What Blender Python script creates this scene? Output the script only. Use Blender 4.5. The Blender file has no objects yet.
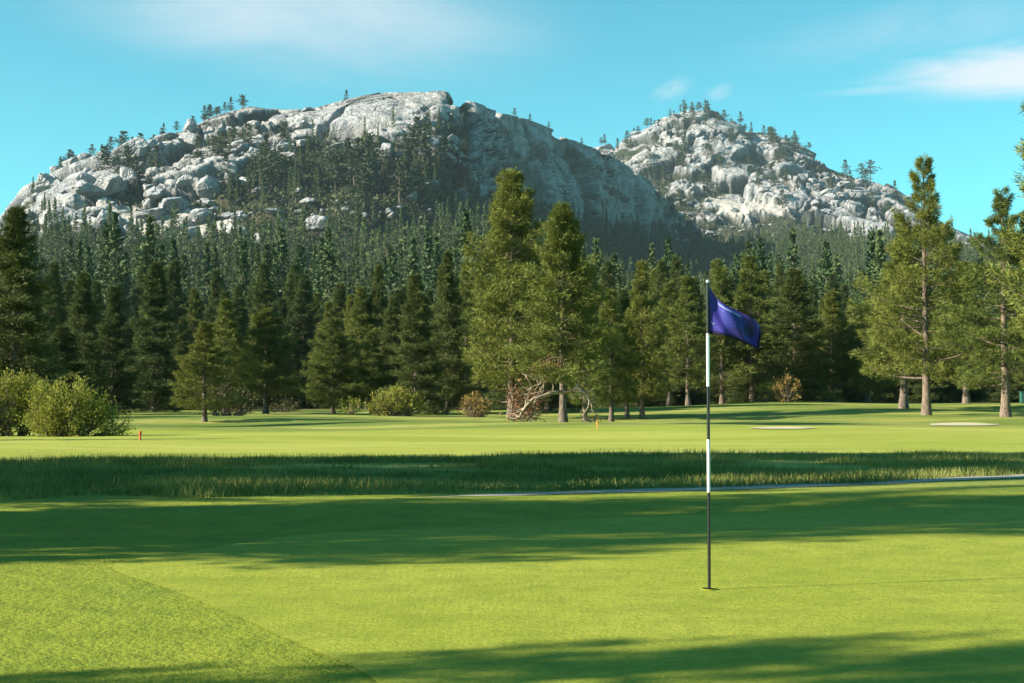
import bpy, math, random
import numpy as np

R = math.radians
COL = bpy.context.scene.collection
scn = bpy.context.scene
rng = np.random.default_rng(11)

# ------------------------------------------------------------------ camera
EYE = 1.31
F = 1400.0
PITCH = math.atan((400 - 341.5) / F)
cam_d = bpy.data.cameras.new("camera")
cam = bpy.data.objects.new("camera", cam_d)
COL.objects.link(cam)
cam.location = (0, 0, EYE)
cam.rotation_euler = (R(90) + PITCH, 0, 0)
cam_d.sensor_width = 36
cam_d.lens = F / 1024 * 36
cam_d.clip_start = 0.1
cam_d.clip_end = 20000
scn.camera = cam

# ------------------------------------------------------------------ light
SUN_EL = 24.0
SUN_H = np.array([-0.966, -0.259])          # where the sun stands, seen from above
SUN = np.array([SUN_H[0] * math.cos(R(SUN_EL)), SUN_H[1] * math.cos(R(SUN_EL)), math.sin(R(SUN_EL))])
EXPOSURE = 1.6

world = bpy.data.worlds.new("World")
scn.world = world
world.use_nodes = True
wn, wl = world.node_tree.nodes, world.node_tree.links
wn.clear()


def wnode(t, **kw):
    n = wn.new(t)
    for k, v in kw.items():
        setattr(n, k, v)
    return n


def wmath(op, a, b=None, c=None, clamp=False):
    n = wn.new("ShaderNodeMath")
    n.operation = op
    n.use_clamp = clamp
    for i, v in enumerate((a, b, c)):
        if v is None:
            continue
        if isinstance(v, (int, float)):
            n.inputs[i].default_value = v
        else:
            wl.new(v, n.inputs[i])
    return n.outputs[0]


sky = wnode("ShaderNodeTexSky")
sky.sky_type = 'NISHITA'
sky.sun_disc = False
sky.sun_elevation = R(SUN_EL)
sky.sun_rotation = math.atan2(SUN_H[0], SUN_H[1])
sky.altitude = 1900
sky.air_density = 1.0
sky.dust_density = 0.6
sky.ozone_density = 1.0
tint = wnode("ShaderNodeMix", data_type='RGBA', blend_type='MULTIPLY')
tint.inputs[0].default_value = 1.0
tint.inputs[7].default_value = (0.34, 1.0, 0.85, 1)
wl.new(sky.outputs[0], tint.inputs[6])
# thin high clouds, laid out by compass direction in the sky
tc = wnode("ShaderNodeTexCoord")
sep = wnode("ShaderNodeSeparateXYZ")
wl.new(tc.outputs['Generated'], sep.inputs[0])
yy = wmath('MAXIMUM', sep.outputs[1], 0.05)
su = wmath('DIVIDE', sep.outputs[0], yy)
sw = wmath('DIVIDE', sep.outputs[2], yy)


def cloud(u0, w0, ru, rw, slope, su_s, sw_s, lo, hi, seed, amp):
    du = wmath('SUBTRACT', su, u0)
    dw = wmath('SUBTRACT', wmath('SUBTRACT', sw, w0), wmath('MULTIPLY', du, slope))
    comb = wnode("ShaderNodeCombineXYZ")
    wl.new(wmath('MULTIPLY', du, su_s), comb.inputs[0])
    wl.new(wmath('MULTIPLY', dw, sw_s), comb.inputs[1])
    comb.inputs[2].default_value = seed
    nz = wnode("ShaderNodeTexNoise")
    nz.inputs['Scale'].default_value = 1.0
    nz.inputs['Detail'].default_value = 9
    nz.inputs['Roughness'].default_value = 0.62
    nz.inputs['Distortion'].default_value = 1.1
    wl.new(comb.outputs[0], nz.inputs['Vector'])
    a = wmath('DIVIDE', du, ru)
    b = wmath('DIVIDE', dw, rw)
    d2 = wmath('ADD', wmath('MULTIPLY', a, a), wmath('MULTIPLY', b, b))
    g = wmath('EXPONENT', wmath('MULTIPLY', d2, -1.0))
    v = wmath('MULTIPLY', wmath('ADD', nz.outputs[0], 0.25), g)
    mr = wnode("ShaderNodeMapRange")
    mr.interpolation_type = 'SMOOTHSTEP'
    mr.inputs[1].default_value = lo
    mr.inputs[2].default_value = hi
    mr.inputs[3].default_value = 0
    mr.inputs[4].default_value = amp
    wl.new(v, mr.inputs[0])
    return mr.outputs[0]


cl = [cloud(0.385, 0.238, 0.135, 0.024, 0.06, 6, 62, 0.20, 0.78, 3.3, 0.85),
      cloud(0.335, 0.246, 0.05, 0.012, 0.35, 22, 60, 0.25, 0.9, 9.1, 0.40),
      cloud(0.30, 0.226, 0.09, 0.006, 0.07, 9, 90, 0.25, 0.9, 4.4, 0.35),
      cloud(0.116, 0.224, 0.020, 0.011, 0.35, 55, 95, 0.30, 0.95, 1.7, 0.36),
      cloud(0.150, 0.222, 0.014, 0.008, 0.2, 60, 100, 0.30, 0.95, 5.2, 0.34),
      cloud(-0.16, 0.285, 0.18, 0.055, -0.12, 4, 10, 0.1, 0.9, 7.7, 0.6),
      cloud(0.30, 0.27, 0.16, 0.03, 0.15, 7, 26, 0.25, 0.9, 12.0, 0.22)]
acc = cl[0]
for c in cl[1:]:
    acc = wmath('MAXIMUM', acc, c)
cm = wnode("ShaderNodeMix", data_type='RGBA', blend_type='MIX')
wl.new(acc, cm.inputs[0])
wl.new(tint.outputs[2], cm.inputs[6])
cm.inputs[7].default_value = (4.2, 4.3, 4.5, 1)
bg = wnode("ShaderNodeBackground")
bg.inputs[1].default_value = 0.073
wl.new(cm.outputs[2], bg.inputs[0])
wo = wnode("ShaderNodeOutputWorld")
wl.new(bg.outputs[0], wo.inputs[0])

sun_d = bpy.data.lights.new("sun", 'SUN')
sun_d.energy = 5.0
sun_d.angle = R(0.53)
sun_d.color = (1.0, 0.91, 0.75)
sun_o = bpy.data.objects.new("sun", sun_d)
COL.objects.link(sun_o)
from mathutils import Vector
sun_o.rotation_euler = Vector(-SUN).to_track_quat('-Z', 'Y').to_euler()

scn.view_settings.view_transform = 'Standard'
scn.view_settings.look = 'None'
scn.view_settings.exposure = EXPOSURE
scn.view_settings.gamma = 1
scn.view_settings.use_curve_mapping = False
scn.cycles.max_bounces = 6
scn.cycles.diffuse_bounces = 3
scn.cycles.glossy_bounces = 1
scn.cycles.transmission_bounces = 3
scn.cycles.volume_bounces = 1
scn.cycles.use_denoising = True
scn.cycles.sample_clamp_indirect = 4


# ------------------------------------------------------------------ helpers
def at(px, py, Y):
    """world point seen at a pixel of the photograph, Y metres ahead"""
    xc, yc = (px - 512) / F, (341.5 - py) / F
    dy = math.cos(PITCH) - math.sin(PITCH) * yc
    dz = math.sin(PITCH) + math.cos(PITCH) * yc
    return np.array([xc / dy * Y, Y, EYE + dz / dy * Y])


def zpix(py, Y):
    return EYE + np.tan(PITCH + np.arctan((341.5 - np.asarray(py, float)) / F)) * Y


def sstep(x, a, b):
    t = np.clip((np.asarray(x, float) - a) / (b - a), 0, 1)
    return t * t * (3 - 2 * t)


def hash3(i, j, k, s):
    h = (i.astype(np.int64) * 374761393 + j.astype(np.int64) * 668265263 + k.astype(np.int64) * 2147483647 + s * 974634777) & 0xFFFFFFFF
    h = ((h ^ (h >> 13)) * 1274126177) & 0xFFFFFFFF
    h = ((h ^ (h >> 16)) * 2246822519) & 0xFFFFFFFF
    return (h ^ (h >> 15)) & 0xFFFFFFFF


def cells(P, seed=0):
    """cellular noise: F1, F2, random value of the nearest cell"""
    I = np.floor(P).astype(np.int64)
    n = len(P)
    f1 = np.full(n, 9.0); f2 = np.full(n, 9.0); cid = np.zeros(n); tilt = np.zeros(n)
    for a in (-1, 0, 1):
        for b in (-1, 0, 1):
            for c in (-1, 0, 1):
                i, j, k = I[:, 0] + a, I[:, 1] + b, I[:, 2] + c
                h = hash3(i, j, k, seed)
                x = i + (h & 1023) / 1023.0
                y = j + ((h >> 10) & 1023) / 1023.0
                z = k + ((h >> 20) & 1023) / 1023.0
                d = np.sqrt((x - P[:, 0]) ** 2 + (y - P[:, 1]) ** 2 + (z - P[:, 2]) ** 2)
                near = d < f1
                f2 = np.where(near, f1, np.minimum(f2, d))
                cid = np.where(near, (h % 997) / 997.0, cid)
                tl = ((h % 991) / 495.5 - 1) * (P[:, 0] - x) + ((h % 983) / 491.5 - 1) * (P[:, 1] - y) + ((h % 977) / 488.5 - 1) * (P[:, 2] - z)
                tilt = np.where(near, tl, tilt)
                f1 = np.where(near, d, f1)
    return f1, f2, cid, tilt


def vnoise(P, seed=0):
    I = np.floor(P).astype(np.int64)
    f = P - I
    f = f * f * (3 - 2 * f)
    out = 0
    for a in (0, 1):
        for b in (0, 1):
            for c in (0, 1):
                h = hash3(I[:, 0] + a, I[:, 1] + b, I[:, 2] + c, seed) / 4294967295.0
                w = (f[:, 0] if a else 1 - f[:, 0]) * (f[:, 1] if b else 1 - f[:, 1]) * (f[:, 2] if c else 1 - f[:, 2])
                out = out + h * w
    return out


def fbm(P, octv=4, seed=0):
    s, a, t = 0, 0.5, 0
    for o in range(octv):
        s = s + a * vnoise(P * 2 ** o, seed + o)
        t += a
        a *= 0.5
    return s / t


def mesh(name, v, f, mats, midx=None, attrs=None, smooth=False):
    """v (N,3), f (M,4) quads"""
    v = np.asarray(v, np.float32).reshape(-1, 3)
    f = np.asarray(f, np.int32).reshape(-1, 4)
    me = bpy.data.meshes.new(name)
    me.vertices.add(len(v))
    me.vertices.foreach_set("co", v.ravel())
    me.loops.add(len(f) * 4)
    me.loops.foreach_set("vertex_index", f.ravel())
    me.polygons.add(len(f))
    me.polygons.foreach_set("loop_start", np.arange(0, len(f) * 4, 4, dtype=np.int32))
    for m in (mats if isinstance(mats, (list, tuple)) else [mats]):
        me.materials.append(m)
    if midx is not None:
        me.polygons.foreach_set("material_index", np.asarray(midx, np.int32))
    me.polygons.foreach_set("use_smooth", np.full(len(f), bool(smooth)))
    me.update(calc_edges=True)
    for k, a in (attrs or {}).items():
        at_ = me.attributes.new(k, 'FLOAT', 'POINT')
        at_.data.foreach_set("value", np.asarray(a, np.float32))
    return me


def link(name, me, parent=None, loc=None):
    o = bpy.data.objects.new(name, me)
    COL.objects.link(o)
    if parent is not None:
        o.parent = parent
    if loc is not None:
        o.location = loc
    return o


def tag(o, label=None, cat=None, group=None, kind=None):
    if label: o["label"] = label
    if cat: o["category"] = cat
    if group: o["group"] = group
    if kind: o["kind"] = kind
    return o


class MB:
    """collects quads"""
    def __init__(self):
        self.v, self.f, self.n, self.m, self.a = [], [], 0, [], []

    def add(self, v, f, m=0, a=0.5):
        v = np.asarray(v, float).reshape(-1, 3)
        f = np.asarray(f, int).reshape(-1, 4)
        self.v.append(v); self.f.append(f + self.n)
        self.m.append(np.full(len(f), m))
        self.a.append(np.broadcast_to(a, (len(v),)).copy())
        self.n += len(v)

    def tube(self, pts, rad, k=6, m=0, a=0.5, cap=False):
        pts = np.asarray(pts, float)
        rad = np.broadcast_to(rad, (len(pts),))
        t = np.gradient(pts, axis=0)
        t /= np.linalg.norm(t, axis=1)[:, None] + 1e-9
        ref = np.array([0, 0, 1.0]) if abs(t[0][2]) < 0.8 else np.array([1.0, 0, 0])
        x = np.cross(t, ref); x /= np.linalg.norm(x, axis=1)[:, None] + 1e-9
        y = np.cross(t, x)
        an = np.linspace(0, 2 * np.pi, k, endpoint=False)
        ring = pts[:, None] + rad[:, None, None] * (np.cos(an)[None, :, None] * x[:, None] + np.sin(an)[None, :, None] * y[:, None])
        n = len(pts)
        i, j = np.meshgrid(np.arange(n - 1), np.arange(k), indexing='ij')
        q = np.stack([i * k + j, i * k + (j + 1) % k, (i + 1) * k + (j + 1) % k, (i + 1) * k + j], -1).reshape(-1, 4)
        self.add(ring.reshape(-1, 3), q, m, a)
        if cap:
            for e, s in ((0, 1), (n - 1, -1)):
                c = ring[e]
                fan = []
                for jj in range(0, k - 2, 2):
                    fan.append([0, jj + 1, jj + 2, (jj + 3) % k][::s])
                self.add(c, fan, m, a)

    def rhombi(self, P, D, L, W, m=0, a=0.5, face=None, fr=0.5):
        """leaf faces: from point P along D, length L, width W, turned towards face (fr = how unevenly)"""
        n = len(P)
        D = D / (np.linalg.norm(D, axis=1)[:, None] + 1e-9)
        r = rng.normal(size=(n, 3))
        if face is not None:
            r = face + r * fr
        S = np.cross(D, r); S /= np.linalg.norm(S, axis=1)[:, None] + 1e-9
        L = np.broadcast_to(L, (n,))[:, None]; W = np.broadcast_to(W, (n,))[:, None]
        v = np.stack([P, P + D * L * 0.5 + S * W * 0.5, P + D * L, P + D * L * 0.5 - S * W * 0.5], 1)
        self.add(v.reshape(-1, 3), np.arange(n * 4).reshape(-1, 4), m, np.repeat(np.broadcast_to(a, (n,)), 4))

    def box(self, c, s, m=0, a=0.5):
        c = np.asarray(c, float); s = np.asarray(s, float) / 2
        v = np.array([[x, y, z] for x in (-1, 1) for y in (-1, 1) for z in (-1, 1)]) * s + c
        self.add(v, [[0, 1, 3, 2], [4, 6, 7, 5], [0, 4, 5, 1], [2, 3, 7, 6], [0, 2, 6, 4], [1, 5, 7, 3]], m, a)

    def mesh(self, name, mats, smooth=False, attr='tint'):
        return mesh(name, np.concatenate(self.v), np.concatenate(self.f), mats, np.concatenate(self.m),
                    {attr: np.concatenate(self.a)}, smooth)


# ------------------------------------------------------------------ materials
class NT:
    def __init__(self, name):
        self.mat = bpy.data.materials.new(name)
        self.mat.use_nodes = True
        self.t = self.mat.node_tree
        self.t.nodes.clear()
        self.out = self.t.nodes.new("ShaderNodeOutputMaterial")

    def n(self, typ, ins=None, **kw):
        n = self.t.nodes.new(typ)
        for k, v in kw.items():
            setattr(n, k, v)
        for k, v in (ins or {}).items():
            if hasattr(v, 'is_linked') or hasattr(v, 'links'):
                self.t.links.new(v, n.inputs[k])
            else:
                n.inputs[k].default_value = v
        return n

    def math(self, op, a, b=0.0, clamp=False):
        return self.n("ShaderNodeMath", {0: a, 1: b}, operation=op, use_clamp=clamp).outputs[0]

    def noise(self, vec, scale, detail=4, rough=0.55, dist=0.0):
        n = self.n("ShaderNodeTexNoise", {'Scale': scale, 'Detail': detail, 'Roughness': rough, 'Distortion': dist})
        if vec is not None:
            self.t.links.new(vec, n.inputs['Vector'])
        return n.outputs[0]

    def ramp(self, v, lo, hi, a=0.0, b=1.0):
        return self.n("ShaderNodeMapRange", {0: v, 1: lo, 2: hi, 3: a, 4: b}, interpolation_type='SMOOTHSTEP').outputs[0]

    def mix(self, f, a, b, mode='MIX'):
        return self.n("ShaderNodeMix", {0: f, 6: a, 7: b}, data_type='RGBA', blend_type=mode).outputs[2]

    def attr(self, name):
        return self.n("ShaderNodeAttribute", attribute_name=name).outputs['Fac']

    def pos(self, obj=False, scale=None):
        o = self.n("ShaderNodeTexCoord").outputs['Object'] if obj else self.n("ShaderNodeNewGeometry").outputs['Position']
        if scale:
            o = self.n("ShaderNodeMapping", {'Vector': o, 'Scale': scale}).outputs[0]
        return o

    def done(self, col, rough=0.8, spec=0.2, bump=None, bdist=0.02, bstr=1.0, transl=None, metal=0.0):
        p = self.n("ShaderNodeBsdfPrincipled", {'Base Color': col, 'Roughness': rough, 'Specular IOR Level': spec, 'Metallic': metal})
        if bump is not None:
            b = self.n("ShaderNodeBump", {'Height': bump, 'Distance': bdist, 'Strength': bstr})
            self.t.links.new(b.outputs[0], p.inputs['Normal'])
        s = p.outputs[0]
        if transl:
            tr = self.n("ShaderNodeBsdfTranslucent", {'Color': col})
            s = self.n("ShaderNodeMixShader", {0: transl, 1: s, 2: tr.outputs[0]}).outputs[0]
        self.t.links.new(s, self.out.inputs[0])
        return self.mat


def rgb(r, g, b):
    return (r, g, b, 1)


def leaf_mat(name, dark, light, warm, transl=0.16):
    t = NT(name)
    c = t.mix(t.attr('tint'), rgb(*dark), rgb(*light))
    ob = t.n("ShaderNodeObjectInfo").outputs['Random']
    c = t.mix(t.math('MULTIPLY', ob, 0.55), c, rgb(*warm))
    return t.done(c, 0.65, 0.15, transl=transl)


def bark_mat(name, a, b):
    t = NT(name)
    p = t.pos(True, (6, 6, 1.2))
    n1 = t.noise(p, 2.0, 5, 0.65)
    c = t.mix(t.ramp(n1, 0.3, 0.7), rgb(*a), rgb(*b))
    return t.done(c, 0.9, 0.1, bump=n1, bdist=0.06)


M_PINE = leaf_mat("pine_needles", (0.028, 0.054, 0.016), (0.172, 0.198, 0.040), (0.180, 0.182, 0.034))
M_FIR = leaf_mat("fir_needles", (0.018, 0.038, 0.016), (0.098, 0.128, 0.036), (0.118, 0.132, 0.032))  # light tone lowered so back-row firs carry their neighbours' shade in the colour
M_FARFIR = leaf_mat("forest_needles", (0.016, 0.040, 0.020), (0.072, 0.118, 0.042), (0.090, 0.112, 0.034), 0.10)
M_RIDGE = leaf_mat("mountain_pine_needles", (0.022, 0.042, 0.024), (0.056, 0.080, 0.036), (0.066, 0.076, 0.030), 0.1)
M_WILLOW = leaf_mat("willow_leaves", (0.11, 0.135, 0.020), (0.30, 0.30, 0.052), (0.28, 0.24, 0.05), 0.3)
M_RUST = leaf_mat("rusty_leaves", (0.16, 0.10, 0.03), (0.33, 0.23, 0.07), (0.28, 0.20, 0.05), 0.25)
M_DEADLEAF = leaf_mat("dead_needles", (0.13, 0.060, 0.028), (0.30, 0.15, 0.08), (0.2, 0.10, 0.05), 0.15)
M_BRUSH = leaf_mat("brush_leaves", (0.030, 0.045, 0.016), (0.075, 0.082, 0.028), (0.09, 0.07, 0.025), 0.1)
M_BARK = bark_mat("grey_brown_bark", (0.075, 0.054, 0.042), (0.20, 0.160, 0.128))
M_REDBARK = bark_mat("reddish_bark", (0.085, 0.060, 0.045), (0.235, 0.180, 0.138))
M_PALEWOOD = bark_mat("bleached_wood", (0.20, 0.15, 0.10), (0.40, 0.32, 0.24))


def grass_mat(name, c_dark, c_mid, c_pale, fine, bdist, patch=0.35):
    t = NT(name)
    p = t.pos()
    big = t.noise(p, patch, 4, 0.6)
    med = t.noise(p, 2.2, 5, 0.65)
    tuft = t.noise(p, 14.0, 4, 0.7)
    fin = t.noise(p, fine, 3, 0.7)
    f2 = t.noise(p, fine * 0.23, 3, 0.6)
    c = t.mix(t.ramp(big, 0.35, 0.68), rgb(*c_mid), rgb(*c_pale))  # mid and palest grass tones in random patches
    c = t.mix(t.math('MULTIPLY', t.ramp(med, 0.40, 0.68), 0.55), c, rgb(*c_dark))
    c = t.mix(t.math('MULTIPLY', t.ramp(tuft, 0.40, 0.66), 0.50), c, rgb(*c_dark))
    c = t.mix(t.math('MULTIPLY', t.ramp(fin, 0.40, 0.70), 0.55), c, rgb(*c_dark))
    c = t.mix(t.math('MULTIPLY', t.ramp(t.noise(p, 38.0, 3, 0.7), 0.42, 0.66), 0.45), c, rgb(*c_dark))
    h = t.math('ADD', fin, t.math('ADD', t.math('MULTIPLY', f2, 1.5), t.math('MULTIPLY', tuft, 0.5)))
    return t.done(c, 0.85, 0.12, bump=h, bdist=bdist, bstr=0.8)


def fairway_mat():
    t = NT("course_grass")
    p = t.pos()
    rough = t.attr('rough')
    big = t.noise(t.pos(False, (0.35, 1, 1)), 0.09, 5, 0.6)
    med = t.noise(t.pos(False, (0.4, 1, 1)), 0.7, 5, 0.65)
    fin = t.noise(p, 22, 3, 0.7)
    c = t.mix(t.ramp(big, 0.36, 0.66), rgb(0.255, 0.290, 0.040), rgb(0.370, 0.370, 0.078))
    lrg = t.noise(t.pos(False, (0.22, 1, 1)), 0.22, 5, 0.7)
    r = t.mix(t.ramp(lrg, 0.40, 0.62), rgb(0.105, 0.155, 0.028), rgb(0.330, 0.325, 0.085))
    r = t.mix(t.math('MULTIPLY', t.ramp(med, 0.40, 0.66), 0.6), r, rgb(0.16, 0.19, 0.03))
    c = t.mix(rough, c, r)
    fr = t.mix(t.ramp(t.noise(p, 2.2, 5, 0.65), 0.38, 0.68), rgb(0.225, 0.255, 0.028), rgb(0.165, 0.205, 0.022))
    c = t.mix(t.attr('near'), c, fr)
    c = t.mix(t.math('MULTIPLY', t.ramp(med, 0.45, 0.75), 0.35), c, rgb(0.10, 0.16, 0.022))
    c = t.mix(t.math('MULTIPLY', t.ramp(fin, 0.42, 0.72), 0.4), c, rgb(0.075, 0.12, 0.02))
    c = t.mix(t.attr('duff'), c, rgb(0.07, 0.06, 0.028))
    h = t.math('ADD', fin, t.math('MULTIPLY', t.noise(p, 5, 3), 1.5))
    return t.done(c, 0.88, 0.1, bump=h, bdist=0.03, bstr=0.7)


M_COURSE = fairway_mat()
M_GREEN = grass_mat("putting_green_grass", (0.155, 0.195, 0.020), (0.295, 0.322, 0.036), (0.355, 0.365, 0.052), 120, 0.007)
M_BLADE = leaf_mat("tall_grass_blades", (0.070, 0.105, 0.024), (0.30, 0.30, 0.09), (0.20, 0.21, 0.05), 0.3)
M_FRINGE = leaf_mat("fringe_grass_blades", (0.175, 0.205, 0.023), (0.215, 0.238, 0.030), (0.20, 0.225, 0.028), 0.35)


def path_mat():
    t = NT("cart_path_asphalt")
    p = t.pos()
    c = t.mix(t.noise(p, 0.8, 5, 0.65), rgb(0.21, 0.195, 0.16), rgb(0.36, 0.335, 0.28))
    return t.done(c, 0.9, 0.15, bump=t.noise(p, 60, 2), bdist=0.006)


def sand_mat():
    t = NT("bunker_sand")
    p = t.pos()
    c = t.mix(t.noise(p, 0.9, 4), rgb(0.40, 0.34, 0.22), rgb(0.52, 0.46, 0.32))
    return t.done(c, 0.95, 0.05, bump=t.noise(p, 6, 4), bdist=0.05)


M_PATH, M_SAND = path_mat(), sand_mat()


def rock_mat():
    t = NT("granite")
    p = t.pos()
    big = t.noise(p, 0.012, 4, 0.6)
    med = t.noise(p, 0.06, 5, 0.65, 0.4)
    streak = t.noise(t.pos(False, (1, 1, 0.14)), 0.09, 4, 0.6)
    fin = t.noise(p, 0.35, 4, 0.7)
    c = t.mix(t.ramp(big, 0.35, 0.65), rgb(0.400, 0.400, 0.420), rgb(0.460, 0.445, 0.435))
    c = t.mix(t.math('MULTIPLY', t.ramp(med, 0.45, 0.72), 0.40), c, rgb(0.270, 0.270, 0.285))
    c = t.mix(t.math('MULTIPLY', t.ramp(streak, 0.50, 0.70), 0.6), c, rgb(0.105, 0.110, 0.122))
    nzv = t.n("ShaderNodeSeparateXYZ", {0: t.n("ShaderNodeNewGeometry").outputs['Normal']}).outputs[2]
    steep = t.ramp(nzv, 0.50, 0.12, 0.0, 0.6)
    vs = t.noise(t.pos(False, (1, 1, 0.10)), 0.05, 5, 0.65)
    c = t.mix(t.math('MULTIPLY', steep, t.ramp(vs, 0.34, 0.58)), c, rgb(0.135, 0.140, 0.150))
    c = t.mix(t.math('MULTIPLY', t.ramp(fin, 0.5, 0.75), 0.3), c, rgb(0.15, 0.145, 0.135))
    c = t.mix(t.math('MULTIPLY', t.attr('crack'), 0.9), c, rgb(0.040, 0.045, 0.042))
    sand = t.mix(fin, rgb(0.38, 0.355, 0.325), rgb(0.47, 0.445, 0.41))
    c = t.mix(t.attr('sand'), c, sand)
    veg = t.mix(t.ramp(med, 0.35, 0.65), rgb(0.020, 0.034, 0.018), rgb(0.070, 0.066, 0.036))
    c = t.mix(t.attr('veg'), c, veg)
    h = t.math('ADD', t.math('MULTIPLY', med, 4.0), fin)
    return t.done(c, 0.9, 0.1, bump=h, bdist=4.5, bstr=0.9)


M_ROCK = rock_mat()


def plain(name, col, rough=0.5, spec=0.4, metal=0.0, nscale=30.0, var=0.2):
    t = NT(name)
    n = t.noise(t.pos(True), nscale, 3)
    d = tuple(x * (1 - var) for x in col)
    return t.done(t.mix(n, rgb(*d), rgb(*col)), rough, spec, metal=metal)


# ------------------------------------------------------------------ ground
def gz(X, Y):
    X = np.asarray(X, float); Y = np.asarray(Y, float)
    z = 0.05 * np.sin(X * 0.31 + 1) * np.sin(Y * 0.21) * sstep(Y, 13, 24)
    yc = Y - 0.25 * X
    z = z - 0.14 * np.exp(-((yc - 16.4) / 1.6) ** 2)                           # swale behind the green
    z = z - 0.10 * np.exp(-((Y - 24.5 - 0.3 * X) / 3.0) ** 2)                   # bank under the tall grass
    z = z + 0.16 * np.sin(X * 0.13 + 0.7) * np.sin(Y * 0.11 + 0.4) * sstep(Y, 36, 60)
    z = z + 0.10 * np.sin(X * 0.05 + Y * 0.31) * np.sin(X * 0.21 - 0.9) * sstep(Y, 50, 75)
    z = z + 1.0 * sstep(X, 9, 30) * np.exp(-((Y - 133) / 24.0) ** 2)             # mound below the right-hand pines
    z = z + 0.45 * np.exp(-((X - 16) / 16) ** 2 - ((Y - 128) / 18) ** 2)
    z = z + 0.30 * np.exp(-((X + 40) / 40) ** 2 - ((Y - 122) / 25) ** 2)
    z = z + 1.1 * sstep(Y, 140, 260)
    return z


def spaced(parts):
    out = []
    for a, b, s in parts:
        out.append(np.arange(a, b, s))
    return np.concatenate(out)


half = np.concatenate([np.arange(0, 12, .25), np.arange(12, 60, 1.0), np.arange(60, 200, 5.0), 200 * 1.25 ** np.arange(0, 16)])
gx = np.concatenate([-half[:0:-1], half])
gy = np.concatenate([-60 * 1.3 ** np.arange(12, 0, -1), spaced([(-60, 4, 4), (4, 40, .25), (40, 170, 1.0), (170, 400, 6)]), 400 * 1.25 ** np.arange(0, 14)])
GX, GY = np.meshgrid(gx, gy)
GZ = gz(GX, GY)


def gridfaces(nr, nc):
    i, j = np.meshgrid(np.arange(nr - 1), np.arange(nc - 1), indexing='ij')
    return np.stack([i * nc + j, i * nc + j + 1, (i + 1) * nc + j + 1, (i + 1) * nc + j], -1).reshape(-1, 4)


def rough_front(X): return 21.0 + 0.42 * X
def rough_back(X): return 32.0 + 0.18 * X


P = np.stack([GX.ravel(), GY.ravel(), np.zeros(GX.size)], 1)
wob = fbm(P * 0.25, 3, 5) - 0.5
fx, fy = GX.ravel(), GY.ravel() + wob * 3
fairway = sstep(fy, 33 + 0.18 * fx, 34.5 + 0.18 * fx) * (1 - sstep(fy, 58 + 0.35 * np.abs(fx), 63 + 0.35 * np.abs(fx)))
rough_a = 1 - fairway
duff = sstep(fy + 8 * wob, 150, 166) * 0.9
ground = link("ground", mesh("ground", np.stack([GX, GY, GZ], -1).reshape(-1, 3), gridfaces(len(gy), len(gx)), M_COURSE,
                             attrs={'rough': rough_a, 'duff': duff, 'near': 1 - sstep(fy, 19, 23)}, smooth=True))
tag(ground, "mown golf course grass rolling back to the tree line", "ground", kind="structure")


def sheet(name, outline, mat, dz, kind_label, cat, inner=24):
    """a fan of rings from the middle of an outline, laid on the ground"""
    o = np.asarray(outline, float)
    c = o.mean(0)
    s = np.linspace(0, 1, inner + 1)[:, None, None]
    XY = c + (o - c)[None] * s
    z = gz(XY[..., 0], XY[..., 1]) + dz
    n = len(o)
    v = np.concatenate([XY, z[..., None]], -1).reshape(-1, 3)
    i, j = np.meshgrid(np.arange(inner), np.arange(n), indexing='ij')
    f = np.stack([i * n + j, (i + 1) * n + j, (i + 1) * n + (j + 1) % n, i * n + (j + 1) % n], -1).reshape(-1, 4)
    ob = link(name, mesh(name, v, f[:, ::-1], mat, smooth=True))
    return tag(ob, kind_label, cat, kind="structure")


def gpix(px, py):
    """ground point under a pixel"""
    Y = 10.0
    for _ in range(40):
        d = at(px, py, 1.0) - np.array([0, 0, EYE])
        X = d[0] * Y
        Y2 = (gz(X, Y) - EYE) / d[2]
        Y = 0.5 * Y + 0.5 * Y2
    return np.array([d[0] * Y, Y])


def closed_curve(pts, n=160):
    pts = np.asarray(pts, float)
    k = len(pts)
    out = []
    for t in np.linspace(0, k, n, endpoint=False):
        i = int(t); u = t - i
        p0, p1, p2, p3 = (pts[(i + d) % k] for d in (-1, 0, 1, 2))
        out.append(0.5 * ((2 * p1) + (-p0 + p2) * u + (2 * p0 - 5 * p1 + 4 * p2 - p3) * u * u + (-p0 + 3 * p1 - 3 * p2 + p3) * u ** 3))
    return np.array(out)


g_out = [gpix(345, 664), gpix(245, 620), gpix(170, 590), gpix(120, 573), gpix(125, 561), gpix(230, 545), gpix(380, 531), gpix(560, 521), gpix(780, 512),
         gpix(1020, 506), np.array([10.5, 16.0]), np.array([11.0, 10.0]), np.array([8.0, 5.5]), np.array([3.5, 4.6]), np.array([0.2, 5.4])]
green_outline = closed_curve(g_out, 240)
sheet("putting_green", green_outline, M_GREEN, 0.004, "closely mown bright putting green around the flagstick", "putting green", 40)

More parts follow.
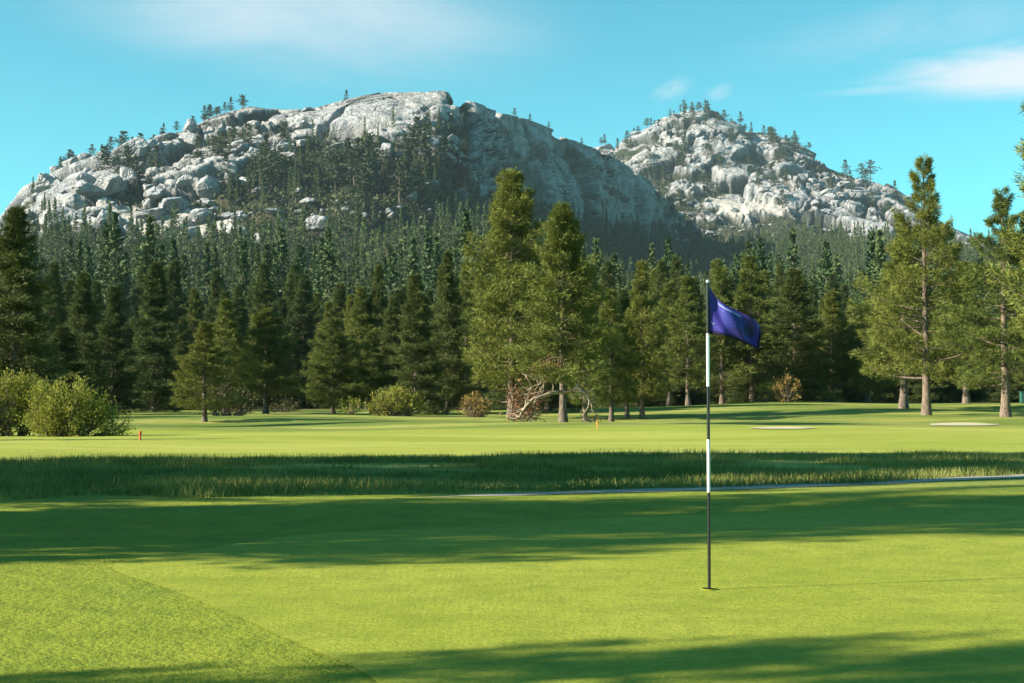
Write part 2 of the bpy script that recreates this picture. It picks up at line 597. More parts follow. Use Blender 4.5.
pc = [(-260, 560), (-60, 531), (40, 522), (200, 509), (400, 498.5), (600, 492), (760, 486.5), (900, 481), (1010, 476.5), (1150, 471.5), (1350, 465)]
pw = np.array([gpix(*p) for p in pc])
tt = np.linspace(0, len(pw) - 1.001, 160)
pwi = np.stack([np.interp(tt, np.arange(len(pw)), pw[:, k]) for k in (0, 1)], 1)
for _ in range(6):
    pwi[1:-1] = (pwi[:-2] + pwi[1:-1] * 2 + pwi[2:]) / 4
pwi = pwi[pwi[:, 0] > -1.6]
tg = np.gradient(pwi, axis=0); tg /= np.linalg.norm(tg, axis=1)[:, None]
nn = np.stack([-tg[:, 1], tg[:, 0]], 1)
acr = np.linspace(-1, 1, 9)
edge = (fbm(np.stack([pwi[:, 0], pwi[:, 1], 0 * pwi[:, 0]], 1) * 1.3, 3, 8) - 0.5) * 0.3
wid = 0.66 * sstep(pwi[:, 0], -1.8, 4.0) + 0.06
XY = pwi[:, None] + nn[:, None] * (acr[None, :, None] * (wid + edge)[:, None, None])
v = np.concatenate([XY, (gz(XY[..., 0], XY[..., 1]) + 0.008)[..., None]], -1).reshape(-1, 3)
tag(link("cart_path", mesh("cart_path", v, gridfaces(len(pwi), 9), M_PATH, smooth=True)), "narrow worn grey cart path curving behind the green", "path", kind="structure")

for k, (px0, px1, pyc, hh, lab) in enumerate([(752, 812, 428.5, 2.0, "thin pale sand bunker on the fairway behind the flagstick"),
                                             (926, 996, 424.8, 2.6, "longer pale sand bunker in front of the two open pines")]):
    an = np.linspace(0, 2 * np.pi, 28, endpoint=False)
    pts = [gpix((px0 + px1) / 2 + math.cos(a) * (px1 - px0) / 2 * (1 + .12 * math.sin(3 * a + k * 2) + .06 * math.sin(5 * a)), pyc + 0.12 * hh * math.cos(2 * a) - math.sin(a) * hh / 1.7) for a in an]
    sheet("sand_bunker", closed_curve(pts, 60), M_SAND, 0.03, lab, "sand bunker", 8)

# ------------------------------------------------------------------ mountains
PX = np.arange(-200, 1240, 1.15)


def prof(pts):
    a = np.array(pts, float)
    return np.interp(PX, a[:, 0], a[:, 1])


def smooth1(a, n):
    k = np.hanning(n + 2)[1:-1]; k /= k.sum()
    return np.convolve(np.pad(a, n // 2, mode='edge'), k, mode='same')[n // 2:n // 2 + len(a)]


def mountain(name, foot, base, ridge, seed, veg_fn, rows, amp_fn, label):
    """foot/base/ridge: list of (px, py, Y) of the profile seen column by column"""
    def col(p):
        p = np.array(p, float)
        py = smooth1(np.interp(PX, p[:, 0], p[:, 1]), 5)
        Y = smooth1(np.interp(PX, p[:, 0], p[:, 2]), 15)
        return Y, zpix(py, Y)
    u = (PX - 512) / F / math.cos(PITCH)
    Yf, zf = col(foot); Yb, zb = col(base); Yr, zr = col(ridge)
    zf = np.minimum(zf, gz(u * Yf, Yf) - 0.5)
    n0, n1, n2 = rows
    Yl, zl, part = [], [], []
    for t in np.linspace(0, 1, n0, endpoint=False):
        Yl.append(Yf + (Yb - Yf) * t); zl.append(zf + (zb - zf) * (0.35 * t + 0.65 * t * t)); part.append(t - 1)
    for t in np.linspace(0, 1, n1, endpoint=False):
        s = t
        Yl.append(Yb + (Yr - Yb) * (0.75 * s + 0.25 * s * s))
        zl.append(zb + (zr - zb) * (1.12 * s - 0.12 * s * s)); part.append(t)
    for t in np.linspace(0, 1, n2):
        Yl.append(Yr + 620 * t * t + 60 * t); zl.append(zr * (1 - 0.75 * t ** 1.5)); part.append(1 + t)
    Yg, zg = np.array(Yl), np.array(zl)
    part = np.repeat(np.array(part)[:, None], len(PX), 1)
    Pg = np.stack([u[None] * Yg, Yg, zg], -1)
    du = np.gradient(Pg, axis=1); dv = np.gradient(Pg, axis=0)
    N = np.cross(du, dv); N /= np.linalg.norm(N, axis=-1)[..., None] + 1e-9
    N[N[..., 2] < 0] *= -1
    P0 = Pg.reshape(-1, 3); N = N.reshape(-1, 3)
    pxg = np.repeat(PX[None], len(Yg), 0).ravel(); t = part.ravel()
    py = 341.5 - F * np.tan(np.arctan((P0[:, 2] - EYE) / P0[:, 1]) - PITCH)
    warp = np.stack([fbm(P0 / 60, 4, seed + 50 + k) - 0.5 for k in (0, 10, 20)], 1) * np.array([60, 60, 40])
    local = 0.22 + 1.1 * sstep(fbm(P0 / 75, 3, seed + 31), 0.38, 0.62)
    veg, sand = veg_fn(pxg, py, t, P0)
    cliffk = 0.0
    amp, zs, cliffk = amp_fn(pxg, py, t)
    d = np.zeros(len(P0)); crack = np.zeros(len(P0))
    rock = 1 - 0.75 * veg
    for sc, A, g, sd in ((88, 26.0, 0.10, 1), (36, 10.5, 0.08, 2), (16, 4.6, 0.09, 3), (7.5, 2.0, 0.13, 4)):
        Q = (P0 + warp * min(1, sc / 40)) / sc
        Q[:, :2] /= 1.3
        Q[:, 2] *= 1.25 * zs
        f1, f2, cid, tilt = cells(Q, seed + sd)
        blk = sstep(f2 - f1, 0.0, g) * (0.85 - 0.22 * f1) + (cid - 0.5) * 0.7 + tilt * 1.0
        d += A * (blk - 0.55) * amp * (local if sc < 60 else 1)
        crack = np.maximum(crack, (1 - sstep(f2 - f1, 0.0, 0.08 if sc > 30 else 0.12)) * (1.0 if sc > 15 else 0.5) * (0.3 + 0.7 * local))
    pocket = sstep(-d / (amp + .05), -2.5, 2.5) * sstep(fbm(P0 * np.array([1, 1, 2]) / 30, 4, seed + 40), 0.42, 0.50) * np.clip(t * 8, 0, 1) * (1 - sand) * (1 - cliffk)
    veg = np.maximum(veg, pocket)
    d *= rock * (1 - 0.85 * sand)
    d += (fbm(P0 / 90, 3, seed + 9) - 0.5) * 16 * np.clip(t + 0.4, 0, 1) + (fbm(P0 / 14, 4, seed + 12) - 0.5) * 6 * amp
    d *= sstep(t, -0.95, -0.2)
    lim = 19 - 10 * sstep(t, 0.72, 0.95)
    d = lim * np.tanh(d / lim)
    PP = P0 + N * d[:, None]
    me = mesh(name, PP, gridfaces(len(Yg), len(PX)), M_ROCK, attrs={'veg': veg, 'sand': sand, 'crack': crack * (1 - sand) * (amp > 0.2)}, smooth=False)
    me.polygons.foreach_set("use_smooth", np.ones(len(me.polygons), bool))
    o = link(name, me)
    tag(o, label, "mountain", kind="structure")
    return dict(P=PP, px=pxg, py=py, t=t, veg=veg, sand=sand, shape=(len(Yg), len(PX)))


RA = [(-260, 320, 1100), (-120, 290, 1200), (-60, 262, 1250), (0, 232, 1290), (16, 216, 1300), (28, 194, 1310), (60, 179, 1330), (100, 162, 1350), (130, 159, 1370), (155, 149, 1390),
      (185, 138, 1410), (215, 124, 1430), (250, 114, 1440), (285, 118, 1440), (320, 115, 1430), (350, 107, 1410), (380, 100, 1390), (410, 98, 1370), (440, 97, 1350), (460, 103, 1345), (480, 111, 1380),
      (520, 121, 1480), (550, 133, 1570), (575, 145, 1650), (600, 152, 1730), (620, 164, 1810), (645, 181, 1920), (670, 202, 2050), (688, 222, 2140), (705, 240, 2080), (740, 246, 1900),
      (800, 244, 1720), (900, 246, 1700), (1000, 258, 1650), (1100, 275, 1600), (1300, 300, 1500)]
BA = [(-260, 340, 900), (-60, 285, 980), (0, 252, 1000), (100, 246, 1000), (250, 248, 1000), (350, 252, 1000), (430, 244, 1060), (465, 218, 1200), (490, 216, 1310), (530, 224, 1440), (560, 232, 1540),
      (620, 240, 1770), (690, 244, 2090), (705, 252, 1980), (740, 256, 1760), (800, 254, 1600), (900, 258, 1550), (1000, 268, 1500), (1100, 285, 1450), (1300, 310, 1400)]
FA = [(-260, 402, 240), (512, 402, 240), (1300, 402, 240)]


def vegA(px, py, t, P0):
    n = fbm(P0 * np.array([1, 1, 2.2]) / 42, 4, 71)
    n2 = fbm(P0 / 13, 3, 77)
    # where the brush takes over, down the slope
    top = np.interp(px, [-200, 0, 60, 150, 215, 250, 290, 330, 360, 400, 440, 470, 490, 520, 560, 620, 690, 710, 1300],
                    [250, 252, 240, 238, 200, 160, 150, 142, 158, 172, 176, 196, 214, 222, 232, 240, 226, 200, 200])
    v = sstep(py - top + (n - 0.5) * 110 + (n2 - 0.5) * 60, -6, 10)
    ledge = sstep(n + 0.35 * (n2 - .5), 0.60, 0.66) * sstep(px, 30, 60) * (1 - sstep(px, 330, 400)) * sstep(py, 125, 150)
    v = np.maximum(v, ledge)
    v = np.where(t < 0, np.maximum(v, sstep(-t, 0.0, 0.08)), v)
    s = np.exp(-((px - 165) / 75) ** 2 - ((py - 224 + (px - 165) * 0.06) / 14) ** 2) + 0.6 * np.exp(-((px - 95) / 60) ** 2 - ((py - 220) / 12) ** 2)
    s = sstep(s + (n2 - 0.5) * 1.1, 0.38, 0.6) * (t > -0.15)
    v = v * (1 - s)
    return v, s


def ampA(px, py, t):
    cliff = sstep(px, 462, 500) * (1 - sstep(px, 690, 705)) * sstep(t, 0.0, 0.1)
    slab = np.exp(-((px - 420) / 60) ** 2) * sstep(t, 0.55, 0.8)
    a = 1 - 0.15 * cliff - 0.45 * slab - 0.5 * (1 - sstep(px, 0, 70))
    a = a * np.where(px > 700, 0.2, 1)
    zs = 1 - 0.20 * cliff
    return a, zs, cliff


MA = mountain("mountain", FA, BA, RA, 3, vegA, (90, 210, 26), ampA, "long granite mountain with a rounded summit and a dark shaded cliff on its right flank")

RB = [(-260, 330, 2500), (480, 235, 2400), (540, 186, 2350), (590, 153, 2300), (615, 146, 2300), (640, 131, 2300), (665, 119, 2300), (690, 112, 2300), (712, 113, 2300), (735, 123, 2300), (758, 136, 2290),
      (780, 140, 2280), (800, 149, 2260), (820, 160, 2240), (845, 170, 2220), (870, 179, 2200), (890, 189, 2180), (912, 205, 2160), (945, 229, 2120), (985, 246, 2080), (1040, 262, 2000), (1150, 290, 1950), (1300, 330, 1900)]
BB = [(-260, 350, 1900), (480, 262, 1900), (540, 258, 1900), (700, 250, 1880), (800, 250, 1780), (900, 252, 1740), (1000, 266, 1700), (1150, 310, 1650), (1300, 350, 1600)]
FB = [(-260, 380, 1500), (512, 330, 1500), (1300, 380, 1400)]


def vegB(px, py, t, P0):
    n = fbm(P0 * np.array([1, 1, 2.2]) / 60, 4, 171)
    n2 = fbm(P0 / 18, 3, 177)
    top = np.interp(px, [500, 600, 650, 700, 760, 820, 880, 940, 1300], [160, 178, 196, 214, 216, 222, 232, 244, 250])
    v = sstep(py - top + (n - 0.5) * 90 + (n2 - 0.5) * 50, -5, 9)
    v = np.maximum(v, sstep(n + 0.4 * (n2 - .5), 0.60, 0.66) * sstep(py, 125, 150))
    s = sstep(np.exp(-((px - 745) / 60) ** 2 - ((py - 208 - (px - 745) * 0.15) / 10) ** 2) + (n2 - .5) * 1.3, 0.50, 0.66)
    return v * (1 - s), s


def ampB(px, py, t):
    return np.full(len(px), 1.0), np.full(len(px), 0.9), np.zeros(len(px))


RB, BB, FB = ([(a, b, c * 1.17) for a, b, c in q] for q in (RB, BB, FB))
MBd = mountain("mountain", FB, BB, RB, 23, vegB, (14, 190, 26), ampB, "smaller pale granite peak behind and to the right of the long mountain")

# ------------------------------------------------------------------ trees
def norm(a):
    return a / (np.linalg.norm(a, axis=-1)[..., None] + 1e-9)


def conifer(seed, H, shape, z0, n_br, wid, clump, per, leaf, lw, droop, upturn, fill, bark, needles, trunk_r, gap=0.0, name="pine", spire=0):
    """returns trunk, branches and crown meshes of one conifer H metres tall; shape(s) is the crown radius at s (0 bottom .. 1 top)"""
    global rng
    rng = np.random.default_rng(seed)
    tr, br, cr = MB(), MB(), MB()
    zs = np.linspace(0, H, 14)
    wob = np.cumsum(rng.normal(0, 0.012 * H / 15, (14, 2)), 0); wob -= wob[0]
    axis = np.concatenate([wob, zs[:, None]], 1)
    rr = trunk_r * (1 - zs / H) ** 0.85 + 0.012
    rr[0] *= 1.45; rr[1] *= 1.05
    tr.tube(np.concatenate([[axis[0] - [0, 0, 0.6]], axis]), np.concatenate([[rr[0] * 1.1], rr]), 9)
    hz = z0 + (H - z0) * (np.arange(n_br) + rng.uniform(-.5, .5, n_br)) / n_br
    hz = z0 + (H * 0.985 - z0) * np.clip((hz - z0) / (H - z0), 0.0, 1.0) ** 0.92
    az0 = rng.uniform(0, 7)
    for i, h in enumerate(hz):
        s = (h - z0) / (H - z0)
        if rng.random() < gap * (1 - s):
            continue
        az = az0 + i * 2.39996 + rng.normal(0, 0.35)
        L = shape(s) * rng.uniform(0.58, 1.18) * (1 + 0.16 * math.sin(az * 2 + seed) * math.sin(h * 1.3 + seed))
        if L < 0.12:
            L = 0.12
        el = R(-droop + (droop + 52) * s ** 1.4 + rng.normal(0, 7))
        q = np.linspace(0, 1, 6)
        base = np.array([np.interp(h, zs, axis[:, 0]), np.interp(h, zs, axis[:, 1]), h])
        dirh = np.array([math.cos(az), math.sin(az), 0])
        side = np.array([-math.sin(az), math.cos(az), 0])
        bend = rng.normal(0, 0.08)
        pts = base + (q * L * math.cos(el))[:, None] * dirh + (q * q * L * bend)[:, None] * side
        pts[:, 2] += q * L * math.sin(el) + upturn * L * q ** 2.2
        br.tube(pts, (0.010 + 0.018 * L) * (1 - 0.85 * q), 4)
        nc = max(3, int(clump * (L + 0.35) * rng.uniform(0.75, 1.25)))
        sq = 1 - (1 - fill) * rng.random(nc) ** 1.25
        sq = np.clip(sq, 0.06, 1.0)
        lat = rng.uniform(-1, 1, nc)
        wl_ = wid * L * (0.35 + 0.65 * np.sin(np.pi * np.clip(sq * 0.86, 0, 1))) * (0.55 + 0.45 * (1 - s))
        off = lat * wl_
        cp = np.stack([np.interp(sq, q, pts[:, k]) for k in range(3)], 1) + side * off[:, None]
        cp -= dirh * (np.abs(lat) * wl_ * 0.45)[:, None]
        cp[:, 2] += rng.normal(0.04, 0.10, nc) * (0.5 + 0.5 * L)
        cd = norm(dirh + side * (lat * 0.9)[:, None] + np.array([0, 0, 0.35]) + rng.normal(0, .18, (nc, 3)))
        # each clump: a brush of needle sprays
        Pn = np.repeat(cp, per, 0) + rng.normal(0, leaf * 0.22, (nc * per, 3))
        Dn = norm(np.repeat(cd, per, 0) + rng.normal(0, 0.62, (nc * per, 3)))
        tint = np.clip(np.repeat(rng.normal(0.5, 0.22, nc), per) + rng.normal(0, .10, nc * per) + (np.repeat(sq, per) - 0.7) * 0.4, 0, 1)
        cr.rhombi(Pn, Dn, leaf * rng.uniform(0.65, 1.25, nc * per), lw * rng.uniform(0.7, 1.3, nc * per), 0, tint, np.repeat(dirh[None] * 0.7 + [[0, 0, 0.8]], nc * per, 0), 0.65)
    # leader
    n = 40
    hh = H - rng.random(n) ** 1.3 * (0.10 + 0.012 * spire) * H
    Pn = np.stack([np.interp(hh, zs, axis[:, 0]), np.interp(hh, zs, axis[:, 1]), hh], 1) + rng.normal(0, .03, (n, 3))
    cr.rhombi(Pn, norm(rng.normal(0, .55, (n, 3)) + [0, 0, 1.0]), leaf * 0.9, lw, 0, 0.6)
    rng = np.random.default_rng(seed + 999)
    return (tr.mesh(name + "_trunk", bark, True), br.mesh(name + "_branches", bark, True), cr.mesh(name + "_crown", needles))


def cone(rad, low=0.75, bulge=1.0):
    # fullest at s = 0.15, narrowing to the tip
    return lambda s: rad * min(1, low + (1 - low) * s / 0.15) * (1 - s) ** (0.85 / bulge) + 0.10


def oval(rad):
    return lambda s: rad * (0.55 + 0.45 * math.sin(math.pi * min(1, s * 1.25 + 0.12))) * (1 - s ** 3.0) ** 0.9 * (1 - 0.35 * s) + 0.15


VAR = {}
# dense wide conical pines, 15 m
VAR['dense'] = [conifer(100 + k, 15, cone(3.5, 0.8, 1.15), (1.9, 3.1, 1.7)[k], 140, 0.40, 21, 10, 0.32, 0.040, 4, 0.26, 0.34, M_BARK, M_PINE, 0.21, 0.08) for k in range(3)]
# narrower, darker, 15 m
VAR['fir'] = [conifer(200 + k, 15, cone(2.5, 0.9, 1.05), 0.35, 160, 0.45, 22, 10, 0.30, 0.040, 12, 0.14, 0.25, M_BARK, M_FIR, 0.18, 0.05) for k in range(4)]
# lodgepole with a clear trunk and a loose crown, 13 m
VAR['lodge'] = [conifer(300 + k, 13, oval(2.5), (1.5, 2.3, 1.8)[k], 96, 0.48, 22, 10, 0.31, 0.040, 0, 0.26, 0.40, M_BARK, M_PINE, 0.165, 0.14) for k in range(3)]
# open jeffrey-like pine, 18 m, ragged, sparse spire
VAR['open'] = [conifer(400 + k, 18, (lambda s: 4.6 * (0.80 + 0.20 * min(1, s / 0.2)) * (1 - 0.70 * min(1, max(0, s - 0.10) / 0.62)) * (1.0 if s < 0.66 else 1.0 - 0.80 * (s - 0.66) / 0.34) + 0.20), 2.6, 76, 0.44, 18, 15, 0.34, 0.038, 6, 0.25, 0.48, M_REDBARK, M_PINE, 0.27, 0.10, spire=6) for k in range(3)]
NOM = {'dense': (15, 3.3), 'fir': (15, 2.45), 'lodge': (13, 2.3), 'open': (18, 4.1)}


def tree(kind, var, X, Y, H, width, label, group=None, cat="pine tree", name="pine_tree", rz=None, zb=None, wmul=1.0):
    nh, nr = NOM[kind]
    root = bpy.data.objects.new(name, None)
    COL.objects.link(root)
    z = float(gz(X, Y)) if zb is None else zb
    root.location = (X, Y, z - 0.05)
    root.rotation_euler = (0, 0, rz if rz is not None else (X * 12.9898 + Y * 78.233) % 6.283)
    sw_ = width / 2 / nr * wmul
    root.scale = (sw_, sw_, H / nh)
    tag(root, label, cat, group)
    t, b, c = VAR[kind][var % len(VAR[kind])]
    link("trunk", t, root); link("branches", b, root); link("crown", c, root)
    return root


def ptree(px, Y, top, wpx, kind, var, label, group=None, **kw):
    """a tree standing Y metres away whose base is at column px and whose tip is at row top"""
    u = (px - 512) / F
    X = u * Y
    zb = float(gz(X, Y))
    H = float(zpix(top, Y)) - zb
    return tree(kind, var, X, Y, H, wpx / F * Y, label, group, **kw)


HERO = [
    (14, 74, 206, 118, 'fir', 0, "tall dark fir towering above the willow bushes at the left edge"),
    (-48, 88, 226, 110, 'fir', 1, "dark fir half cut off by the left edge of the picture"),
    (82, 104, 272, 66, 'fir', 2, "grey-green fir with a sunlit tip just right of the tall left edge fir"),
    (113, 108, 286, 62, 'fir', 3, "slim dark fir between the sunlit tip fir and the big grey-green cone"),
    (62, 96, 325, 80, 'fir', 1, "black shaded fir filling in behind the willow bushes"),
    (155, 118, 261, 74, 'fir', 1, "broad grey-green cone shaped fir beside the gap in the trees"),
    (205, 84, 322, 68, 'lodge', 0, "small sunlit pine with a bare trunk standing alone on the left grass"),
    (226, 104, 300, 60, 'lodge', 1, "green pine rising just behind the small lone left pine"),
    (266, 122, 309, 84, 'dense', 1, "wide full pine left of the gap of blackness in the back row"),
    (333, 120, 318, 74, 'dense', 2, "rounded full pine above the small green bush in mid row"),
    (372, 120, 332, 46, 'lodge', 2, "short narrow pine with a dark pointed crown left of the round green bush"),
    (393, 124, 296, 50, 'fir', 2, "slender fir peeping up behind the round green bush"),
    (416, 112, 274, 66, 'fir', 0, "sunlit yellow-green fir rising over the round green bush"),
    (447, 120, 250, 58, 'fir', 3, "dark twin-topped fir between the yellow-green fir and the tallest pine"),
    (466, 128, 262, 46, 'lodge', 1, "shaded pine tucked against the left side of the tallest pine"),
    (512, 101, 171, 128, 'dense', 0, "tallest and widest pine in the middle of the tree line"),
    (563, 73, 206, 112, 'dense', 1, "big sunlit pine with the broken bleached limbs around its trunk"),
    (548, 118, 262, 80, 'fir', 2, "dark pine mostly hidden behind the two big middle pines"),
    (585, 93, 284, 62, 'lodge', 0, "slim pine close behind the broken-limbed pine on its right"),
    (611, 96, 290, 62, 'lodge', 2, "thin-trunked pine second to the right of the broken-limbed pine"),
    (627, 103, 300, 58, 'lodge', 1, "shorter shaded pine left of the pale-tipped pine"),
    (642, 101, 262, 62, 'lodge', 0, "pale-tipped pine on the grass rise left of the flag"),
    (669, 132, 282, 60, 'lodge', 1, "bushy pine behind the grass rise just left of the flagstick"),
    (688, 128, 276, 62, 'lodge', 2, "sunlit-trunked pine directly left of the flag"),
    (722, 140, 268, 66, 'lodge', 0, "tall pine hidden behind the purple flag"),
    (752, 140, 257, 72, 'lodge', 1, "tall rounded pine whose tip shows just above right of the flag"),
    (795, 134, 268, 88, 'fir', 1, "tall dark broad pine right of the flag with a golden bush at its foot"),
    (832, 138, 292, 60, 'lodge', 2, "narrow pine with pale trunk between the dark broad pine and the leaning pine"),
    (868, 136, 302, 64, 'lodge', 0, "low yellow-green pine touching the left of the thick-trunked pine"),
    (903, 112, 236, 104, 'lodge', 1, "yellow-green pine with a thick short forked trunk"),
    (926, 97, 158, 118, 'open', 0, "tall open pine with a bare spire on the right side"),
    (966, 132, 262, 84, 'lodge', 2, "bushy pine filling the space between the two open right pines"),
    (1005, 91, 190, 128, 'open', 1, "open pine with a long bare reddish trunk near the right edge"),
    (1070, 84, 2, 118, 'lodge', 2, "tall pine outside the right edge with only a branch tip in the picture"),
    (1046, 128, 240, 90, 'dense', 2, "full pine behind the right edge of the picture"),
]
for px, Y, top, w, kd, va, lab in HERO:
    ptree(px, Y, top, w, kd, va, lab, rz={512: 0.4, 563: 2.0}.get(px))

r2 = random.Random(5)
for i, px in enumerate(range(-70, 1110, 9)):
    if 118 < px < 168:
        Y = r2.uniform(225, 262)
    else:
        Y = r2.uniform(140, 225)
    if 850 < px:
        Y = r2.uniform(165, 225)
    top = r2.uniform(258, 330) if px < 860 else r2.uniform(296, 342)
    if 170 < px < 300 or 640 < px < 860:
        top -= 8
    kd = r2.choice(['fir', 'fir', 'fir', 'fir', 'lodge'])  # mostly firs: their dark needle colour stands in for this row's shade
    w = r2.uniform(40, 62)
    if px < 460:
        g, lab = "shaded back row trees on the left", "dark shaded tree in the crowded back row left of the tallest pine"
    elif px < 850:
        g, lab = "shaded back row trees in the middle", "dark shaded tree in the crowded back row behind the flag"
    else:
        g, lab = "back row trees on the right", "small back row tree seen between the open right pines"
    ptree(px + r2.uniform(-6, 6), Y, top, w, kd, i, lab, g)

# trees to the left of the green, outside the frame; their shadows lie over the grass
for X, c, H, w, kd, va, lab in [
    (-13, 13.4, 21, 5.0, 'dense', 0, "tall pine left of the green shading its far half"),
    (-16, 16.2, 23, 5.0, 'dense', 1, "slightly taller pine left of the green beside the path end"),
    (-21, 15.3, 24, 5.4, 'dense', 2, "broad unseen pine added in the second row to fill the shade on the green"),  # unseen, added to close gaps in the front trees' shadow
    (-15, 20.7, 11.5, 4.4, 'dense', 1, "low broad pine left of the cart path"),
    (-19, 24.2, 20, 5.0, 'dense', 2, "tallest pine of the grove left of the cart path"),
    (-17, 26.2, 15, 4.6, 'dense', 0, "shorter full pine left of the tall grass bank"),
    (-20, 28.6, 22, 5.6, 'dense', 0, "wide pine left of the tall grass bank"),
    (-23, 30.6, 23, 4.2, 'dense', 1, "high pine at the back of the left grove"),
    (-27, 25.0, 19, 6.4, 'dense', 2, "second-row full pine behind the left grove"),
    (-22, 20.8, 13.0, 4.0, 'fir', 3, "short second-row fir behind the left grove"),  # unseen, added behind the low pine to make its shadow solid
    (-11, 5.85, 14.5, 2.8, 'lodge', 0, "loose pine left behind the photographer throwing a feathery shadow"),
    (-11, 17.4, 6.6, 2.2, 'fir', 2, "short unseen fir added to shade the left end of the lit strip"),  # unseen, added to darken only the left part of the sunny strip
    (-22, 47.2, 6.0, 1.7, 'fir', 1, "young fir left of the fairway, its thin shadow crossing the short grass"),
    (-20, 3.4, 19.0, 4.4, 'open', 1, "larger open pine left behind the photographer"),
]:
    Y = (c + 0.259 * X) / 0.966
    tree(kd, va, X, Y, H, w, lab)

# ------------------------------------------------------------------ far forest
def simple_tree(seed, H, shape, z0, n_br, per, leaf, lw, needles, bark, tr_r, name, droop=14):
    global rng
    rng = np.random.default_rng(seed)
    b = MB()
    b.tube([[0, 0, -1.5], [0, 0, H * 0.5], [0, 0, H]], [tr_r, tr_r * 0.6, 0.02], 5, 1)
    h = z0 + (H - z0) * np.sort(rng.random(n_br) ** 1.15)
    s = (h - z0) / (H - z0)
    az = np.arange(n_br) * 2.39996 + rng.normal(0, .3, n_br)
    L = np.array([shape(x) for x in s]) * rng.uniform(0.6, 1.12, n_br)
    el = np.radians(-droop + (droop + 50) * s ** 1.5)
    dirn = np.stack([np.cos(az) * np.cos(el), np.sin(az) * np.cos(el), np.sin(el)], 1)
    q = np.tile(np.linspace(0.25, 1, per), n_br)
    Pn = np.repeat(np.stack([0 * h, 0 * h, h], 1), per, 0) + np.repeat(dirn * L[:, None], per, 0) * q[:, None]
    Pn += rng.normal(0, .22, Pn.shape) * leaf * 0.5
    Dn = np.repeat(dirn, per, 0) + rng.normal(0, .55, Pn.shape)
    b.rhombi(Pn - norm(Dn) * leaf * 0.5, Dn, leaf * rng.uniform(.7, 1.2, len(Pn)), lw * rng.uniform(.7, 1.2, len(Pn)), 0, np.clip(rng.normal(.5, .25, len(Pn)), 0, 1), np.repeat(np.stack([np.cos(az), np.sin(az), 0 * az + 0.55], 1), per, 0), 0.45)
    n = 8
    b.rhombi(np.tile([[0, 0, H - leaf]], (n, 1)) + rng.normal(0, .05, (n, 3)), rng.normal(0, .25, (n, 3)) + [0, 0, 1], leaf * 1.1, lw * .7, 0, .5)
    v, f, m, a = np.concatenate(b.v), np.concatenate(b.f), np.concatenate(b.m), np.concatenate(b.a)
    return b.mesh(name, [needles, bark]), (v, f, m, a)


FARV = [simple_tree(500 + k, 24, (lambda s, k=k: (3.4 + 0.5 * k) * (1 - s) ** 0.85 + 0.15), 1.0, 250, 6, 0.90, 0.36, M_FARFIR, M_BARK, 0.35, "fir_tree") for k in range(4)]
FARLO = [simple_tree(540 + k, 24, (lambda s, k=k: (3.5 + 0.5 * k) * (1 - s) ** 0.85 + 0.15), 1.0, 130, 4, 1.25, 0.62, M_FARFIR, M_BARK, 0.35, "fir_tree") for k in range(3)]
RIDV = [simple_tree(600 + k, 13, (lambda s, k=k: (3.4 + 0.5 * k) * (1 - s) ** 0.55 * (0.65 + 0.35 * min(1, s / .3)) * (0.75 + 0.3 * math.sin(s * 14 + k)) + 0.3), 3.0 + k * 0.5, 52, 7, 1.0, 0.55, M_RIDGE, M_BARK, 0.28, "mountain_pine", 2) for k in range(4)]

r3 = np.random.default_rng(77)
A_idx = np.arange(len(MA['P']))
shp = MA['shape']
Pg = MA['P'].reshape(shp[0], shp[1], 3)


def surf(M, px, tr):
    """surface point of a mountain mesh at column px, row position tr (float)"""
    s0, s1 = M['shape']
    j = np.clip((px - PX[0]) / (PX[1] - PX[0]), 0, s1 - 2)
    i = np.clip(tr, 0, s0 - 2)
    return M['P'].reshape(s0, s1, 3)[np.round(i).astype(int), np.round(j).astype(int)]


# forest on the lower slope: candidate points evenly spread over the ground, front rows first
cand = []
n_try = 12000
Yc = 250 + (1780 - 250) * r3.random(n_try) ** 0.9
pxc = r3.uniform(-80, 1110, n_try)
s0, s1 = shp
Ymesh = MA['P'].reshape(s0, s1, 3)[..., 1]
taken = {}
for Yt, pxt in sorted(zip(Yc, pxc)):
    j = int(np.clip(round((pxt - PX[0]) / 1.15), 0, s1 - 1))
    colY = Ymesh[:90, j]
    if Yt > colY[-1]:
        if pxt < 690:
            continue
    i = int(np.argmin(np.abs(Ymesh[:280 if pxt > 690 else 90, j] - Yt)))
    p = Pg[i, j]
    key = (int(p[0] // 9.5), int(p[1] // 14))
    if key in taken or (p[1] > 420 and vnoise(p[None] / 34.0, 15)[0] < 0.36):
        continue
    taken[key] = 1
    cand.append((p, pxt))
far_list = []
for p, pxt in cand:
    far_list.append((p, pxt, 0.55 + 0.95 * r3.random() ** 1.3, r3.integers(0, 12), r3.uniform(0, 6.28)))
